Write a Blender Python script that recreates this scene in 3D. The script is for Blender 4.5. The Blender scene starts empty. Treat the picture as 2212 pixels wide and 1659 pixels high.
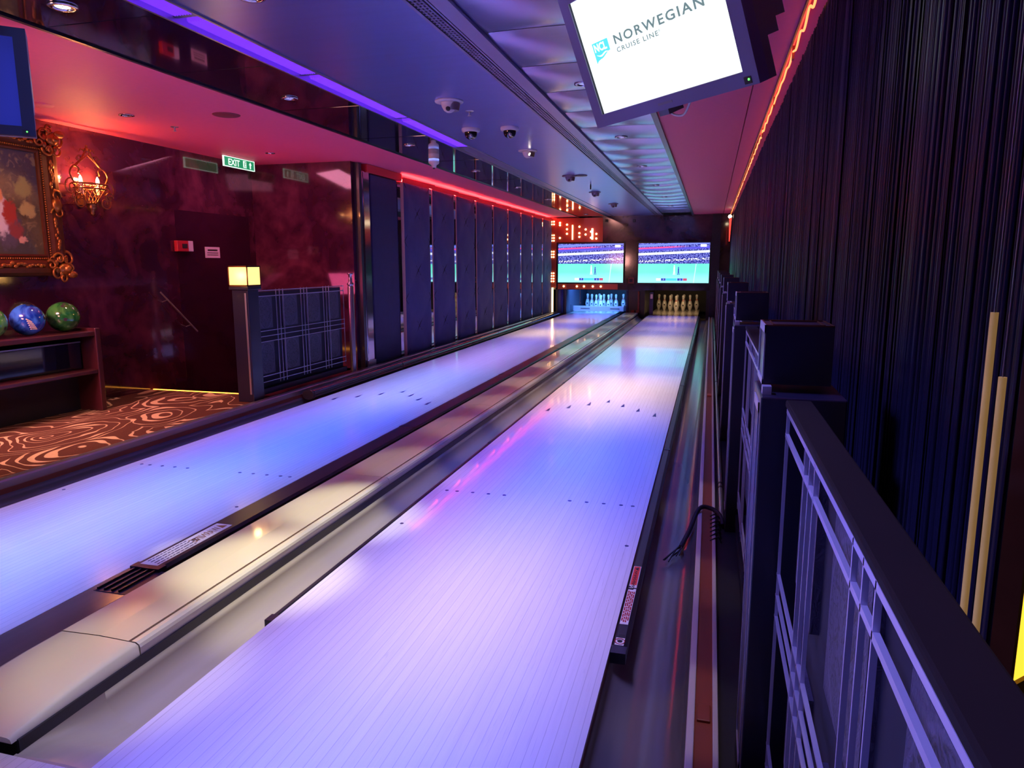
import bpy, bmesh, math, random
from mathutils import Vector, Matrix
random.seed(7)
S = bpy.context.scene
COL = S.collection
PI = math.pi

# ------------------------------------------------------------------ helpers
def lin(c):
    return tuple(((v/255)/12.92 if v/255 <= .04045 else ((v/255+.055)/1.055)**2.4) for v in c)

class MB:
    """collects shapes in world coordinates into one mesh"""
    def __init__(s): s.v = []; s.f = []; s.sm = []
    def add(s, vs, fs, smooth=False):
        n = len(s.v); s.v += [Vector(p) for p in vs]
        for f in fs: s.f.append([n+i for i in f]); s.sm.append(smooth)
        return s
    def box(s, x0, x1, y0, y1, z0, z1, bev=0):
        if bev:
            bm = bmesh.new(); bmesh.ops.create_cube(bm, size=1)
            for v in bm.verts:
                v.co = Vector(((x0+x1)/2+v.co.x*(x1-x0), (y0+y1)/2+v.co.y*(y1-y0), (z0+z1)/2+v.co.z*(z1-z0)))
            bmesh.ops.bevel(bm, geom=bm.edges[:], offset=bev, segments=2, affect='EDGES', profile=.5)
            return s.bm(bm)
        vs = [(x, y, z) for z in (z0, z1) for y in (y0, y1) for x in (x0, x1)]
        return s.add(vs, [(0,2,3,1),(4,5,7,6),(0,1,5,4),(2,6,7,3),(0,4,6,2),(1,3,7,5)])
    def bm(s, bm, smooth=False):
        bm.verts.ensure_lookup_table(); bm.verts.index_update()
        s.add([v.co.copy() for v in bm.verts], [[v.index for v in f.verts] for f in bm.faces], smooth); bm.free(); return s
    def prism(s, prof, y0, y1, smooth=False, axis='y', closed=True):
        """profile of (x,z) pairs swept along y (or (y,z) along x, or (x,y) along z)"""
        n = len(prof)
        def P(a, b, t):
            return (a, t, b) if axis == 'y' else ((t, a, b) if axis == 'x' else (a, b, t))
        vs = [P(a, b, y0) for a, b in prof]+[P(a, b, y1) for a, b in prof]
        fs = [(i, (i+1) % n, n+(i+1) % n, n+i) for i in range(n if closed else n-1)]
        s.add(vs, fs, smooth)
        if closed: s.add(vs, [list(range(n)), list(range(2*n-1, n-1, -1))])
        return s
    def lathe(s, prof, c=(0,0,0), n=24, M=None, smooth=True):
        """profile of (r,z) about z"""
        vs = []; fs = []
        for r, z in prof:
            for k in range(n):
                a = 2*PI*k/n; p = Vector((r*math.cos(a), r*math.sin(a), z))
                if M: p = M @ p
                vs.append(p+Vector(c))
        for i in range(len(prof)-1):
            for k in range(n):
                k2 = (k+1) % n
                fs.append((i*n+k, i*n+k2, (i+1)*n+k2, (i+1)*n+k))
        s.add(vs, fs, smooth)
        if prof[0][0] > 1e-5: s.add(vs[:n], [list(range(n-1, -1, -1))])
        if prof[-1][0] > 1e-5: s.add(vs[-n:], [list(range(n))])
        return s
    def sphere(s, c, r, n=16, sc=(1,1,1)):
        m = max(6, n//2)
        prof = [(max(1e-6, r*math.sin(PI*i/m)), -r*math.cos(PI*i/m)) for i in range(m+1)]
        M = Matrix.Diagonal(Vector(sc)).to_3x3()
        return s.lathe(prof, c, n, M)
    def tube(s, pts, r, n=8, closed=False, caps=True):
        pts = [Vector(p) for p in pts]; N = len(pts); vs = []; fs = []
        rr = r if isinstance(r, (list, tuple)) else [r]*N
        up = None
        for i, p in enumerate(pts):
            t = (pts[(i+1) % N]-pts[i-1]) if closed else (pts[min(i+1, N-1)]-pts[max(i-1, 0)])
            t.normalize()
            if up is None:
                up = Vector((0,0,1)) if abs(t.z) < .9 else Vector((1,0,0))
            u = (up-t*up.dot(t)).normalized(); up = u; w = t.cross(u)
            for k in range(n):
                a = 2*PI*k/n; vs.append(p+(u*math.cos(a)+w*math.sin(a))*rr[i])
        for i in range(N if closed else N-1):
            j = (i+1) % N
            for k in range(n): fs.append((i*n+k, i*n+(k+1) % n, j*n+(k+1) % n, j*n+k))
        s.add(vs, fs, True)
        if caps and not closed:
            s.add(vs[:n], [list(range(n-1, -1, -1))]); s.add(vs[-n:], [list(range(n))])
        return s
    def quad(s, a, b, c, d): return s.add([a, b, c, d], [(0,1,2,3)])
    def xf(s, M):
        s.v = [M @ p for p in s.v]; return s

WL = {}   # world location of every root (roots are never rotated unless built locally)
def obj(name, mb, mat, parent=None, local=False):
    me = bpy.data.meshes.new(name)
    off = Vector((0,0,0))
    if parent is None:
        if not local:
            xs = [p.x for p in mb.v]; ys = [p.y for p in mb.v]; zs = [p.z for p in mb.v]
            off = Vector(((min(xs)+max(xs))/2, (min(ys)+max(ys))/2, min(zs)))
    elif not local:
        off = WL[parent]
    me.from_pydata([tuple(p-off) for p in mb.v], [], mb.f)
    me.polygons.foreach_set('use_smooth', mb.sm)
    me.update(); me.validate()
    bm = bmesh.new(); bm.from_mesh(me); bmesh.ops.recalc_face_normals(bm, faces=bm.faces[:]); bm.to_mesh(me); bm.free()
    me.materials.append(mat)
    o = bpy.data.objects.new(name, me); COL.objects.link(o)
    if parent is None:
        o.location = off; WL[o] = off
    else:
        o.parent = parent; WL[o] = off if not local else Vector((0,0,0))
        if not local: pass
    return o
def tag(o, label, cat, group=None, kind=None):
    o['label'] = label; o['category'] = cat
    if group: o['group'] = group
    if kind: o['kind'] = kind
    return o
def thing(name, label, cat, loc=(0,0,0), group=None, M=None):
    o = bpy.data.objects.new(name, None); COL.objects.link(o); o.empty_display_size = .05
    if M is not None: o.matrix_world = M
    else: o.location = loc
    WL[o] = Vector(loc)
    return tag(o, label, cat, group)
def struct(name, mb, mat, parent=None):
    o = obj(name, mb, mat, parent)
    if parent is None: o['kind'] = 'structure'
    return o
def dup(root, loc, label, group=None):
    r = root.copy(); COL.objects.link(r); r.location = loc; WL[r] = Vector(loc)
    r['label'] = label
    if group: r['group'] = group
    for ch in list(root.children):
        c = ch.copy(); COL.objects.link(c); c.parent = r
        for g in list(ch.children):
            d = g.copy(); COL.objects.link(d); d.parent = c
    return r
ORD = ['first','second','third','fourth','fifth','sixth','seventh','eighth','ninth','tenth','eleventh','twelfth','thirteenth','fourteenth','fifteenth','sixteenth','seventeenth','eighteenth','nineteenth','twentieth','twenty-first','twenty-second','twenty-third','twenty-fourth','twenty-fifth','twenty-sixth']

def text_mb(body, size, ox, oy, spacing=1.0, bold=0, depth=.0004, align='LEFT', shear=0, xscale=1.0):
    """letters lying in the local x (right) / z (up) plane, front towards +y ... returned as MB"""
    cu = bpy.data.curves.new('t', 'FONT'); cu.body = body; cu.size = size
    cu.space_character = spacing; cu.offset = bold; cu.extrude = depth; cu.align_x = align; cu.resolution_u = 3; cu.shear = shear
    o = bpy.data.objects.new('t', cu); COL.objects.link(o)
    dg = bpy.context.evaluated_depsgraph_get(); dg.update()
    me = bpy.data.meshes.new_from_object(o.evaluated_get(dg))
    mb = MB()
    mb.add([(ox+v.co.x*xscale, v.co.z, oy+v.co.y) for v in me.vertices], [list(p.vertices) for p in me.polygons])
    bpy.data.objects.remove(o); bpy.data.curves.remove(cu); bpy.data.meshes.remove(me)
    return mb

# ------------------------------------------------------------------ materials
def newmat(name):
    m = bpy.data.materials.new(name); m.use_nodes = True
    return m, m.node_tree.nodes, m.node_tree.links, m.node_tree.nodes['Principled BSDF']
def pbr(name, col, rough=.5, metal=0, spec=.5, coat=0, coatr=.05, emit=None, es=0, var=0, vscale=8, bump=0, bscale=60, stretch=(1,1,1)):
    m, N, L, b = newmat(name)
    b.inputs['Base Color'].default_value = (*col, 1); b.inputs['Roughness'].default_value = rough
    b.inputs['Metallic'].default_value = metal; b.inputs['Specular IOR Level'].default_value = spec
    b.inputs['Coat Weight'].default_value = coat; b.inputs['Coat Roughness'].default_value = coatr
    if emit: b.inputs['Emission Color'].default_value = (*emit, 1); b.inputs['Emission Strength'].default_value = es
    if var or bump:
        tc = N.new('ShaderNodeTexCoord'); mp = N.new('ShaderNodeMapping'); mp.inputs['Scale'].default_value = stretch
        L.new(tc.outputs['Object'], mp.inputs['Vector'])
    if var:
        nz = N.new('ShaderNodeTexNoise'); nz.inputs['Scale'].default_value = vscale; nz.inputs['Detail'].default_value = 5
        L.new(mp.outputs['Vector'], nz.inputs['Vector'])
        mx = N.new('ShaderNodeMix'); mx.data_type = 'RGBA'
        mx.inputs['A'].default_value = (*[c*(1-var) for c in col], 1); mx.inputs['B'].default_value = (*[min(1, c*(1+var)) for c in col], 1)
        L.new(nz.outputs['Fac'], mx.inputs['Factor']); L.new(mx.outputs['Result'], b.inputs['Base Color'])
    if bump:
        n2 = N.new('ShaderNodeTexNoise'); n2.inputs['Scale'].default_value = bscale; n2.inputs['Detail'].default_value = 3
        L.new(mp.outputs['Vector'], n2.inputs['Vector'])
        bp = N.new('ShaderNodeBump'); bp.inputs['Strength'].default_value = bump; bp.inputs['Distance'].default_value = .01
        L.new(n2.outputs['Fac'], bp.inputs['Height']); L.new(bp.outputs['Normal'], b.inputs['Normal'])
    return m
def glow(name, col, st):
    m, N, L, b = newmat(name)
    b.inputs['Base Color'].default_value = (*[c*.5 for c in col], 1)
    b.inputs['Emission Color'].default_value = (*col, 1); b.inputs['Emission Strength'].default_value = st
    return m
class G:
    """tiny node-math helper"""
    def __init__(s, N, L): s.N = N; s.L = L
    def put(s, sock, v):
        if isinstance(v, (int, float)): sock.default_value = v
        elif isinstance(v, tuple): sock.default_value = (*v, 1) if len(v) == 3 and len(sock.default_value) == 4 else v
        else: s.L.new(v, sock)
    def m(s, op, a, b=0.0, c=None):
        n = s.N.new('ShaderNodeMath'); n.operation = op; s.put(n.inputs[0], a); s.put(n.inputs[1], b)
        if c is not None: s.put(n.inputs[2], c)
        return n.outputs[0]
    def mix(s, f, a, b):
        n = s.N.new('ShaderNodeMix'); n.data_type = 'RGBA'; s.put(n.inputs['Factor'], f); s.put(n.inputs['A'], a); s.put(n.inputs['B'], b)
        return n.outputs['Result']
    def noise(s, v, sc, det=3, dist=0, d1=False):
        n = s.N.new('ShaderNodeTexNoise'); n.inputs['Scale'].default_value = sc; n.inputs['Detail'].default_value = det; n.inputs['Distortion'].default_value = dist
        if v is not None: s.L.new(v, n.inputs['Vector'])
        return n.outputs['Fac']
    def sstep(s, x, a, b):
        n = s.N.new('ShaderNodeMapRange'); n.interpolation_type = 'SMOOTHSTEP'; s.put(n.inputs[0], x)
        n.inputs[1].default_value = a; n.inputs[2].default_value = b; return n.outputs[0]
    def xyz(s, kind='Object', scale=(1,1,1)):
        tc = s.N.new('ShaderNodeTexCoord'); mp = s.N.new('ShaderNodeMapping'); mp.inputs['Scale'].default_value = scale
        s.L.new(tc.outputs[kind], mp.inputs['Vector'])
        sp = s.N.new('ShaderNodeSeparateXYZ'); s.L.new(mp.outputs['Vector'], sp.inputs[0])
        return mp.outputs['Vector'], sp.outputs[0], sp.outputs[1], sp.outputs[2]
    def wn(s, x):
        n = s.N.new('ShaderNodeTexWhiteNoise'); n.noise_dimensions = '1D'; s.put(n.inputs['W'], x); return n.outputs['Value']

def lane_mat(name, w, boards=39):
    m, N, L, b = newmat(name); g = G(N, L)
    v, x, y, z = g.xyz('Object')
    u = g.m('DIVIDE', g.m('ADD', x, w/2), w/boards)
    idx = g.m('FLOOR', u); fr = g.m('FRACT', u)
    v2, *_ = g.xyz('Object', (9, .35, 1))
    grain = g.noise(v2, 9, 6, .4)
    v3, *_ = g.xyz('Object', (30, .8, 1))
    fine = g.noise(v3, 14, 3)
    tone = g.m('ADD', g.m('MULTIPLY', g.wn(idx), .16), g.m('ADD', g.m('MULTIPLY', grain, .5), g.m('MULTIPLY', fine, .25)))
    col = g.mix(tone, lin((214,206,196)), lin((240,234,226)))
    edge = g.m('MINIMUM', fr, g.m('SUBTRACT', 1, fr))
    seam = g.m('MULTIPLY', g.sstep(edge, .05, .0), .40)
    col = g.mix(seam, col, lin((120,96,72)))
    # scuffs where balls land
    sc = g.noise(v3, 5, 8, 1.5)
    land = g.m('MULTIPLY', g.sstep(sc, .60, .72), .16)
    col = g.mix(land, col, lin((110,95,80)))
    L.new(col, b.inputs['Base Color'])
    b.inputs['Roughness'].default_value = .16; b.inputs['Specular IOR Level'].default_value = .5
    b.inputs['Coat Weight'].default_value = .35; b.inputs['Coat Roughness'].default_value = .04
    bp = N.new('ShaderNodeBump'); bp.inputs['Strength'].default_value = .12; bp.inputs['Distance'].default_value = .002
    L.new(fine, bp.inputs['Height']); L.new(bp.outputs['Normal'], b.inputs['Normal'])
    return m
def marble_mat(name, a, c, rough):
    m, N, L, b = newmat(name); g = G(N, L)
    v, x, y, z = g.xyz('Object')
    n1 = g.noise(v, 2.2, 8, 1.2); n2 = g.noise(v, 9, 5, .4)
    t = g.sstep(g.m('ADD', g.m('MULTIPLY', n1, .75), g.m('MULTIPLY', n2, .25)), .38, .72)
    L.new(g.mix(t, a, c), b.inputs['Base Color'])
    b.inputs['Roughness'].default_value = rough; b.inputs['Specular IOR Level'].default_value = .55
    b.inputs['Coat Weight'].default_value = .6; b.inputs['Coat Roughness'].default_value = .05
    return m
def carpet_mat():
    m, N, L, b = newmat('carpet_swirl'); g = G(N, L)
    tc = N.new('ShaderNodeTexCoord'); mp = N.new('ShaderNodeMapping'); mp.inputs['Scale'].default_value = (1.5, 1.0, 1)
    L.new(tc.outputs['Object'], mp.inputs['Vector'])
    nz = N.new('ShaderNodeTexNoise'); nz.inputs['Scale'].default_value = 1.7; nz.inputs['Detail'].default_value = 1.5
    L.new(mp.outputs['Vector'], nz.inputs['Vector'])
    vm = N.new('ShaderNodeVectorMath'); vm.operation = 'MULTIPLY_ADD'
    L.new(nz.outputs['Color'], vm.inputs[0]); vm.inputs[1].default_value = (.55,.55,0); L.new(mp.outputs['Vector'], vm.inputs[2])
    vo = N.new('ShaderNodeTexVoronoi'); vo.inputs['Scale'].default_value = 1.15; vo.feature = 'F1'
    L.new(vm.outputs[0], vo.inputs['Vector'])
    d = vo.outputs['Distance']
    ring = g.m('SINE', g.m('MULTIPLY', d, 78))
    wid = g.noise(mp.outputs['Vector'], 2.4, 1)
    th = g.m('SUBTRACT', .93, g.m('MULTIPLY', g.sstep(wid, .50, .70), 1.15))
    line = g.sstep(g.m('SUBTRACT', ring, th), -.08, .10)
    fib = g.noise(mp.outputs['Vector'], 160, 2)
    base = g.mix(fib, lin((74,44,36)), lin((116,76,58)))
    cream = g.mix(fib, lin((206,176,126)), lin((236,208,160)))
    L.new(g.mix(line, base, cream), b.inputs['Base Color'])
    b.inputs['Roughness'].default_value = .95; b.inputs['Specular IOR Level'].default_value = .1
    bp = N.new('ShaderNodeBump'); bp.inputs['Strength'].default_value = .5; bp.inputs['Distance'].default_value = .004
    L.new(fib, bp.inputs['Height']); L.new(bp.outputs['Normal'], b.inputs['Normal'])
    return m
def match_mat(name, st):
    """televised match: stand above, pitch below, score strip"""
    m, N, L, b = newmat(name); g = G(N, L)
    v, x, y, z = g.xyz('Generated')
    vc, *_ = g.xyz('Generated', (46, 1, 24))
    crowd = g.noise(vc, 1.2, 4)
    vb, *_ = g.xyz('Generated', (22, 1, 70))
    crowd2 = g.noise(vb, 1.0, 3)
    stand = g.mix(g.sstep(crowd, .42, .60), (.008,.010,.16), (.17,.19,.62))
    stand = g.mix(g.m('MULTIPLY', g.sstep(crowd2, .6, .7), .25), stand, (.5,.22,.42))
    # upper tier band, red and white ribbons
    zz = g.m('SUBTRACT', z, g.m('MULTIPLY', x, .07))
    def band(c, w, s=.012): return g.m('MULTIPLY', g.sstep(zz, c-w-s, c-w), g.sstep(zz, c+w+s, c+w))
    stand = g.mix(g.m('MULTIPLY', band(.865, .012), g.sstep(x, .75, .3)), stand, (.9,.06,.25))
    stand = g.mix(band(.82, .02), stand, (.08,.07,.55))
    stand = g.mix(band(.72, .022), stand, (.75,.82,1.0))
    stand = g.mix(band(.935, .02), stand, (.15,.2,.75))
    lett = g.m('MULTIPLY', band(.54, .018), g.sstep(crowd, .5, .56))
    stand = g.mix(lett, stand, (.9,.9,1))
    pitch = g.mix(g.noise(v, 3, 2), (.09,.62,.44), (.17,.76,.58))
    pitch = g.mix(g.sstep(z, .3, .05), pitch, (.26,.72,.74))
    ln = g.m('ABSOLUTE', g.m('SUBTRACT', x, g.m('ADD', .79, g.m('MULTIPLY', z, .06))))
    pitch = g.mix(g.m('MULTIPLY', g.sstep(ln, .008, .002), .6), pitch, (.7,1,1))
    col = g.mix(g.sstep(z, .49, .475), stand, pitch)
    L.new(col, b.inputs['Emission Color']); b.inputs['Emission Strength'].default_value = st
    b.inputs['Base Color'].default_value = (.01,.01,.01,1); b.inputs['Roughness'].default_value = .1
    return m
def paint_mat():
    m, N, L, b = newmat('oil_painting'); g = G(N, L)
    v, x, y, z = g.xyz('Object')
    wob = g.noise(v, 14, 4, .6); y = g.m('ADD', y, g.m('MULTIPLY', g.m('SUBTRACT', wob, .5), .07)); z = g.m('ADD', z, g.m('MULTIPLY', g.m('SUBTRACT', g.noise(v, 11, 4, 1.2), .5), .07))
    n1 = g.noise(v, 5, 6, 1.0); n2 = g.noise(v, 26, 5, .8); n3 = g.noise(v, 13, 4, 1.5)
    col = g.mix(n1, lin((58,54,38)), lin((112,98,64)))
    hills = g.mix(n2, lin((104,92,66)), lin((150,128,88)))
    col = g.mix(g.sstep(g.m('ADD', z, g.m('MULTIPLY', n1, .2)), .52, .72), col, hills)
    col = g.mix(g.m('MULTIPLY', g.sstep(g.m('ADD', g.m('ADD', z, g.m('MULTIPLY', y, .5)), g.m('MULTIPLY', n1, .2)), .88, 1.06), .9), col, lin((58,58,74)))
    col = g.mix(g.m('MULTIPLY', g.sstep(n3, .54, .70), .45), col, lin((168,152,96)))
    col = g.mix(g.m('MULTIPLY', g.sstep(n2, .56, .72), .35), col, lin((40,36,28)))
    def ell(cy, cz, ry, rz, c, col, soft=.55):
        yy = g.m('DIVIDE', g.m('SUBTRACT', y, cy), ry); z2 = g.m('DIVIDE', g.m('SUBTRACT', z, cz), rz)
        d = g.m('ADD', g.m('ADD', g.m('MULTIPLY', yy, yy), g.m('MULTIPLY', z2, z2)), g.m('MULTIPLY', g.m('SUBTRACT', n2, .5), 2.2))
        return g.mix(g.sstep(d, 1+soft, 1-soft), col, c)
    return m, g, b, ell, col
def lattice_mat():
    """frosted carved pane: leafy lattice in an oval"""
    m, N, L, b = newmat('frosted_carved_pane'); g = G(N, L)
    v, x, y, z = g.xyz('Generated')
    vo, *_ = g.xyz('Object')
    dx = g.m('DIVIDE', g.m('SUBTRACT', y, .5), .5); dz = g.m('DIVIDE', g.m('SUBTRACT', z, .5), .52)
    d = g.m('ADD', g.m('MULTIPLY', dx, dx), g.m('MULTIPLY', dz, dz))
    n = g.noise(vo, 48, 2, 2.6)
    carve = g.m('MULTIPLY', g.sstep(n, .53, .58), g.sstep(d, .95, .8))
    ovl = g.m('MULTIPLY', g.sstep(d, .84, .9), g.sstep(d, 1.02, .96))
    col = g.mix(carve, lin((64,58,78)), lin((14,11,22)))
    col = g.mix(g.m('MULTIPLY', ovl, .3), col, lin((110,100,124)))
    L.new(col, b.inputs['Base Color']); b.inputs['Roughness'].default_value = .5
    bp = N.new('ShaderNodeBump'); bp.inputs['Strength'].default_value = .6; bp.inputs['Distance'].default_value = .004
    L.new(n, bp.inputs['Height']); L.new(bp.outputs['Normal'], b.inputs['Normal'])
    return m
def ball_mat(name, a, c, d=None):
    m, N, L, b = newmat(name); g = G(N, L)
    v, *_ = g.xyz('Object')
    n = g.noise(v, 7, 5, 2.5)
    col = g.mix(g.sstep(n, .35, .65), a, c)
    if d: col = g.mix(g.sstep(g.noise(v, 4, 4, 3), .6, .64), col, d)
    L.new(col, b.inputs['Base Color']); b.inputs['Roughness'].default_value = .12; b.inputs['Coat Weight'].default_value = .6
    return m

M = {}
M['lane'] = lane_mat('lane_boards', 1.09)
M['approach'] = lane_mat('approach_boards', 4.5, 164)
M['mark'] = pbr('dark_inlay', lin((44,34,92)), .3)
M['gutter'] = pbr('gutter_plastic', (.12,.105,.095), .17, spec=.6, var=.25, vscale=3, stretch=(6,.4,1))
M['gutter_lit'] = pbr('lit_gutter_plastic', (.42,.35,.275), .24, spec=.6, var=.15, vscale=3, stretch=(6,.4,1))  # same gutter plastic, warm lamp light mixed into a paler colour
M['rail'] = pbr('black_rail', (.022,.020,.026), .32, spec=.5)
M['cream'] = pbr('cream_cover', lin((238,226,200)), .26, coat=.3, var=.06, vscale=3)
M['groove'] = pbr('brown_groove', lin((120,92,64)), .4)
M['trim_white'] = pbr('pale_trim', lin((206,198,200)), .35)
M['dark'] = pbr('black_lacquer', (.012,.010,.026), .34, coat=.15)
M['darkmat'] = pbr('matt_black', (.012,.010,.016), .6)
M['void'] = pbr('deep_black', (.004,.003,.016), .7)
M['redwood'] = pbr('red_brown_wood', lin((140,66,44)), .45, var=.25, vscale=4, stretch=(8,.6,1))
M['white'] = pbr('white_plastic', (.72,.70,.70), .35)
M['sticker'] = pbr('sticker_white', lin((232,226,208)), .45)
M['sticker_red'] = pbr('sticker_red', lin((226,60,44)), .45)
M['ink'] = pbr('ink_black', (.02,.015,.015), .6)
M['ink_amber'] = pbr('ink_amber', lin((150,104,40)), .6)
M['ink_red'] = pbr('ink_red', lin((170,40,30)), .6)
M['burg'] = marble_mat('burgundy_gloss_wall', (.040,.006,.022), (.135,.028,.056), .09)
M['burg_far'] = marble_mat('bronze_gloss_wall', (.030,.014,.020), (.075,.034,.040), .10)
M['redceil'] = pbr('red_ceiling_paint', lin((222,88,118)), .6, var=.05, vscale=30)
M['redband'] = pbr('red_fascia', lin((214,44,54)), .5)
M['blueceil'] = pbr('blue_grey_ceiling', lin((146,154,222)), .30, metal=.75, var=.08, vscale=3, stretch=(.6,6,1))
M['tile'] = pbr('brushed_tile', lin((178,188,236)), .22, metal=.9, var=.08, vscale=4, stretch=(1,8,1))
M['blackgloss'] = pbr('black_gloss_panel', (.008,.008,.020), .07, coat=.8, coatr=.03)
M['grille'] = pbr('grille_metal', lin((150,140,170)), .35, metal=.7)
M['chrome'] = pbr('chrome', (.75,.75,.78), .10, metal=1)
M['steel'] = pbr('satin_steel', (.50,.48,.52), .32, metal=.9)
M['bars'] = pbr('satin_silver_bar', lin((206,202,222)), .30, metal=.55)
M['mirror'] = pbr('dark_mirror', (.62,.62,.70), .03, metal=1)
M['fabric'] = pbr('charcoal_quilt', lin((62,62,112)), .75, var=.15, vscale=12, bump=.3, bscale=90)
M['fabric_edge'] = pbr('pale_quilt_edge', lin((198,150,140)), .7)
M['stitch'] = pbr('dark_stitch', (.006,.005,.01), .8)
M['copper'] = pbr('copper_panel', lin((190,92,62)), .34, metal=.35)
M['gold'] = pbr('antique_gold', lin((168,106,48)), .34, metal=.75, var=.45, vscale=25)
M['streakglow'] = pbr('gold_streak_glow', lin((240,190,110)), .45, metal=.2, emit=(1.0,.55,.18), es=.18, var=.6, vscale=30, stretch=(1,1,.5))  # lamp streak on the curtain, put into a glowing gold colour
M['golddark'] = pbr('dark_gilt', lin((92,48,26)), .42, metal=.5, var=.4, vscale=20)
M['iron'] = pbr('bronze_wire', lin((150,96,58)), .35, metal=.85)
M['pin'] = pbr('pin_white', (.80,.79,.76), .22, coat=.5)
M['pinred'] = pbr('pin_red', lin((190,24,34)), .3)
M['ledpurple'] = glow('purple_led', (.16,.025,1.0), 1.25)
M['ledred'] = glow('red_led', (1.0,.07,.06), 42.0)
M['ledcove'] = glow('red_cove', (1.0,.06,.04), 1.6)
M['ledorange'] = glow('orange_led', (1.0,.24,.07), 2.6)
M['ledamber'] = glow('amber_led', (1.0,.36,.04), 5.0)
M['bulb'] = glow('warm_bulb', (1.0,.58,.26), 10)
M['bulb_reflection'] = glow('warm_bulb_reflection', (1.0,.60,.28), 6)  # bulb reflections on the copper, put in as glow
M['lampwarm'] = glow('warm_light', (1.0,.80,.50), 12)
M['pane'] = glow('lantern_pane', (1.0,.60,.16), 2.0)
M['pane_big'] = glow('amber_pane', (1.0,.60,.04), 1.5)
M['screen_white'] = glow('white_screen', (.90,1.0,.96), 1.15)
M['screen_blue'] = glow('blue_screen', (.018,.026,.28), .7)
M['screen_streak'] = glow('blue_streak', (.12,.22,1.0), 1.3)
M['ledgreen'] = glow('green_led', (.1,1.0,.1), 3)
M['exitgreen'] = glow('exit_green', (.01,.30,.12), .85)
M['exitwhite'] = glow('exit_white', (.72,1.0,.84), 1.1)
M['exitglass'] = pbr('sign_glass', (.08,.2,.14), .1)
M['logocyan'] = glow('logo_cyan', (.10,.80,1.0), 1.0)
M['logogrey'] = glow('logo_grey', (.16,.24,.25), .9)
M['logowhite'] = glow('logo_white', (.95,1,1), 1.1)
M['bezel'] = pbr('dark_bezel', lin((112,114,146)), .45)
M['bezel_shaded'] = pbr('shaded_bezel', lin((44,46,62)), .45)  # same bezel, colour darkened to hold back the blue lane light
M['housing'] = pbr('black_housing', lin((120,122,128)), .6)
M['carpet'] = carpet_mat()
M['lattice'] = lattice_mat()
M['strand'] = pbr('gloss_black_strand', (.013,.012,.036), .36, spec=.32)
M['match'] = match_mat('televised_match', 1.7)
M['blackscreen'] = pbr('black_plastic', (.01,.01,.012), .3)
M['rack'] = pbr('dark_mahogany', lin((70,28,34)), .35, coat=.3, var=.3, vscale=5)
M['glassdome'] = pbr('dark_dome', (.01,.01,.012), .05, spec=.8)
M['woodledge'] = pbr('dark_wood_rail', lin((24,13,12)), .75, spec=.2, var=.2, vscale=8)
M['redcall'] = pbr('red_plastic', lin((196,40,52)), .4)
M['kick'] = pbr('kickback_board', lin((70,70,92)), .5)
M['bluebar'] = pbr('sweep_board', lin((196,176,206)), .4)
M['beadcol'] = pbr('black_bead_column', (.012,.012,.02), .25, bump=1.0, bscale=110)

# ------------------------------------------------------------------ frame of reference
# x across (0 = right edge of right lane), y down the lane (0 = foul line), z up from the lane surface
RW = 1.0668
RX0, RX1 = -RW, 0.0
LX0, LX1 = -2.925, -1.825
YE = 15.55          # lanes run under the masking wall
ZC = 2.16           # ceiling
XC = .60            # bead curtain plane

# ------------------------------------------------------------------ the setting
b = MB(); b.box(-4.6, 1.2, -2.6, 0, -.12, 0)
struct('floor', b, M['approach'])
b = MB(); b.box(-3.6, 1.2, 0.0, 19.0, -.30, -.16)
struct('floor_subfloor', b, M['darkmat'])
b = MB(); b.box(-5.0, -4.5, -2.6, 6.4, -1.6, 2.25)
struct('wall_left', b, M['burg'])
b = MB(); b.box(-4.5, -3.34, 5.72, 5.92, -1.6, 2.25)
struct('wall_stairs', b, M['burg'])
b = MB(); b.box(-3.62, -3.42, 5.92, 18.6, -.16, 2.25)
struct('wall_mirror', b, M['mirror'])
b = MB(); b.box(XC+.05, 1.2, -2.6, 18.6, -.30, 2.25)
struct('wall_right', b, M['darkmat'])
b = MB(); b.box(-3.42, XC+.05, 15.0, 15.12, .555, 2.16)
struct('wall_far', b, M['burg_far'])
b = MB(); b.box(-3.42, XC+.05, 18.45, 18.6, -.16, 2.16)
struct('wall_pit', b, M['darkmat'])
b = MB(); b.box(-4.6, 1.2, -2.75, -2.6, -.2, 2.25)
struct('wall_back', b, M['burg'])
b = MB(); b.box(-4.6, 1.2, -2.6, 18.6, 2.21, 2.30)
struct('ceiling', b, M['darkmat'])
b = MB(); b.box(-4.5, -2.62, -2.6, 15.0, ZC, 2.21)
struct('ceiling_left', b, M['redceil'])
b = MB(); b.box(-2.62, -2.01, -2.6, 15.0, ZC-.012, 2.205)
for y in (1.55, 2.35, 3.35, 4.5, 5.9, 7.6): b.box(-2.62, -2.01, y-.0015, y+.0015, ZC-.0135, ZC-.011)
struct('ceiling_gloss', b, M['blackgloss'])
b = MB(); b.box(-1.87, -.975, -2.6, 15.0, ZC, 2.205)
struct('ceiling_middle', b, M['blueceil'])
b = MB(); b.box(-.165, .43, -2.6, 15.0, ZC, 2.205); b.box(.437, XC+.05, -2.6, 15.0, ZC+.003, 2.205)
struct('ceiling_right', b, M['redceil'])
b = MB(); b.box(-.205, -.165, -2.6, 15.0, ZC-.02, 2.205)
struct('trim_1', b, M['dark'])
b = MB(); b.box(-2.64, -2.618, -2.6, 15.0, ZC-.02, 2.205)
struct('trim_2', b, M['dark'])
b = MB(); b.box(-2.012, -2.0, -2.6, 15.0, ZC-.018, 2.205); b.box(-1.88, -1.868, -2.6, 15.0, ZC-.008, 2.205)
struct('trim_3', b, M['steel'])
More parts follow.
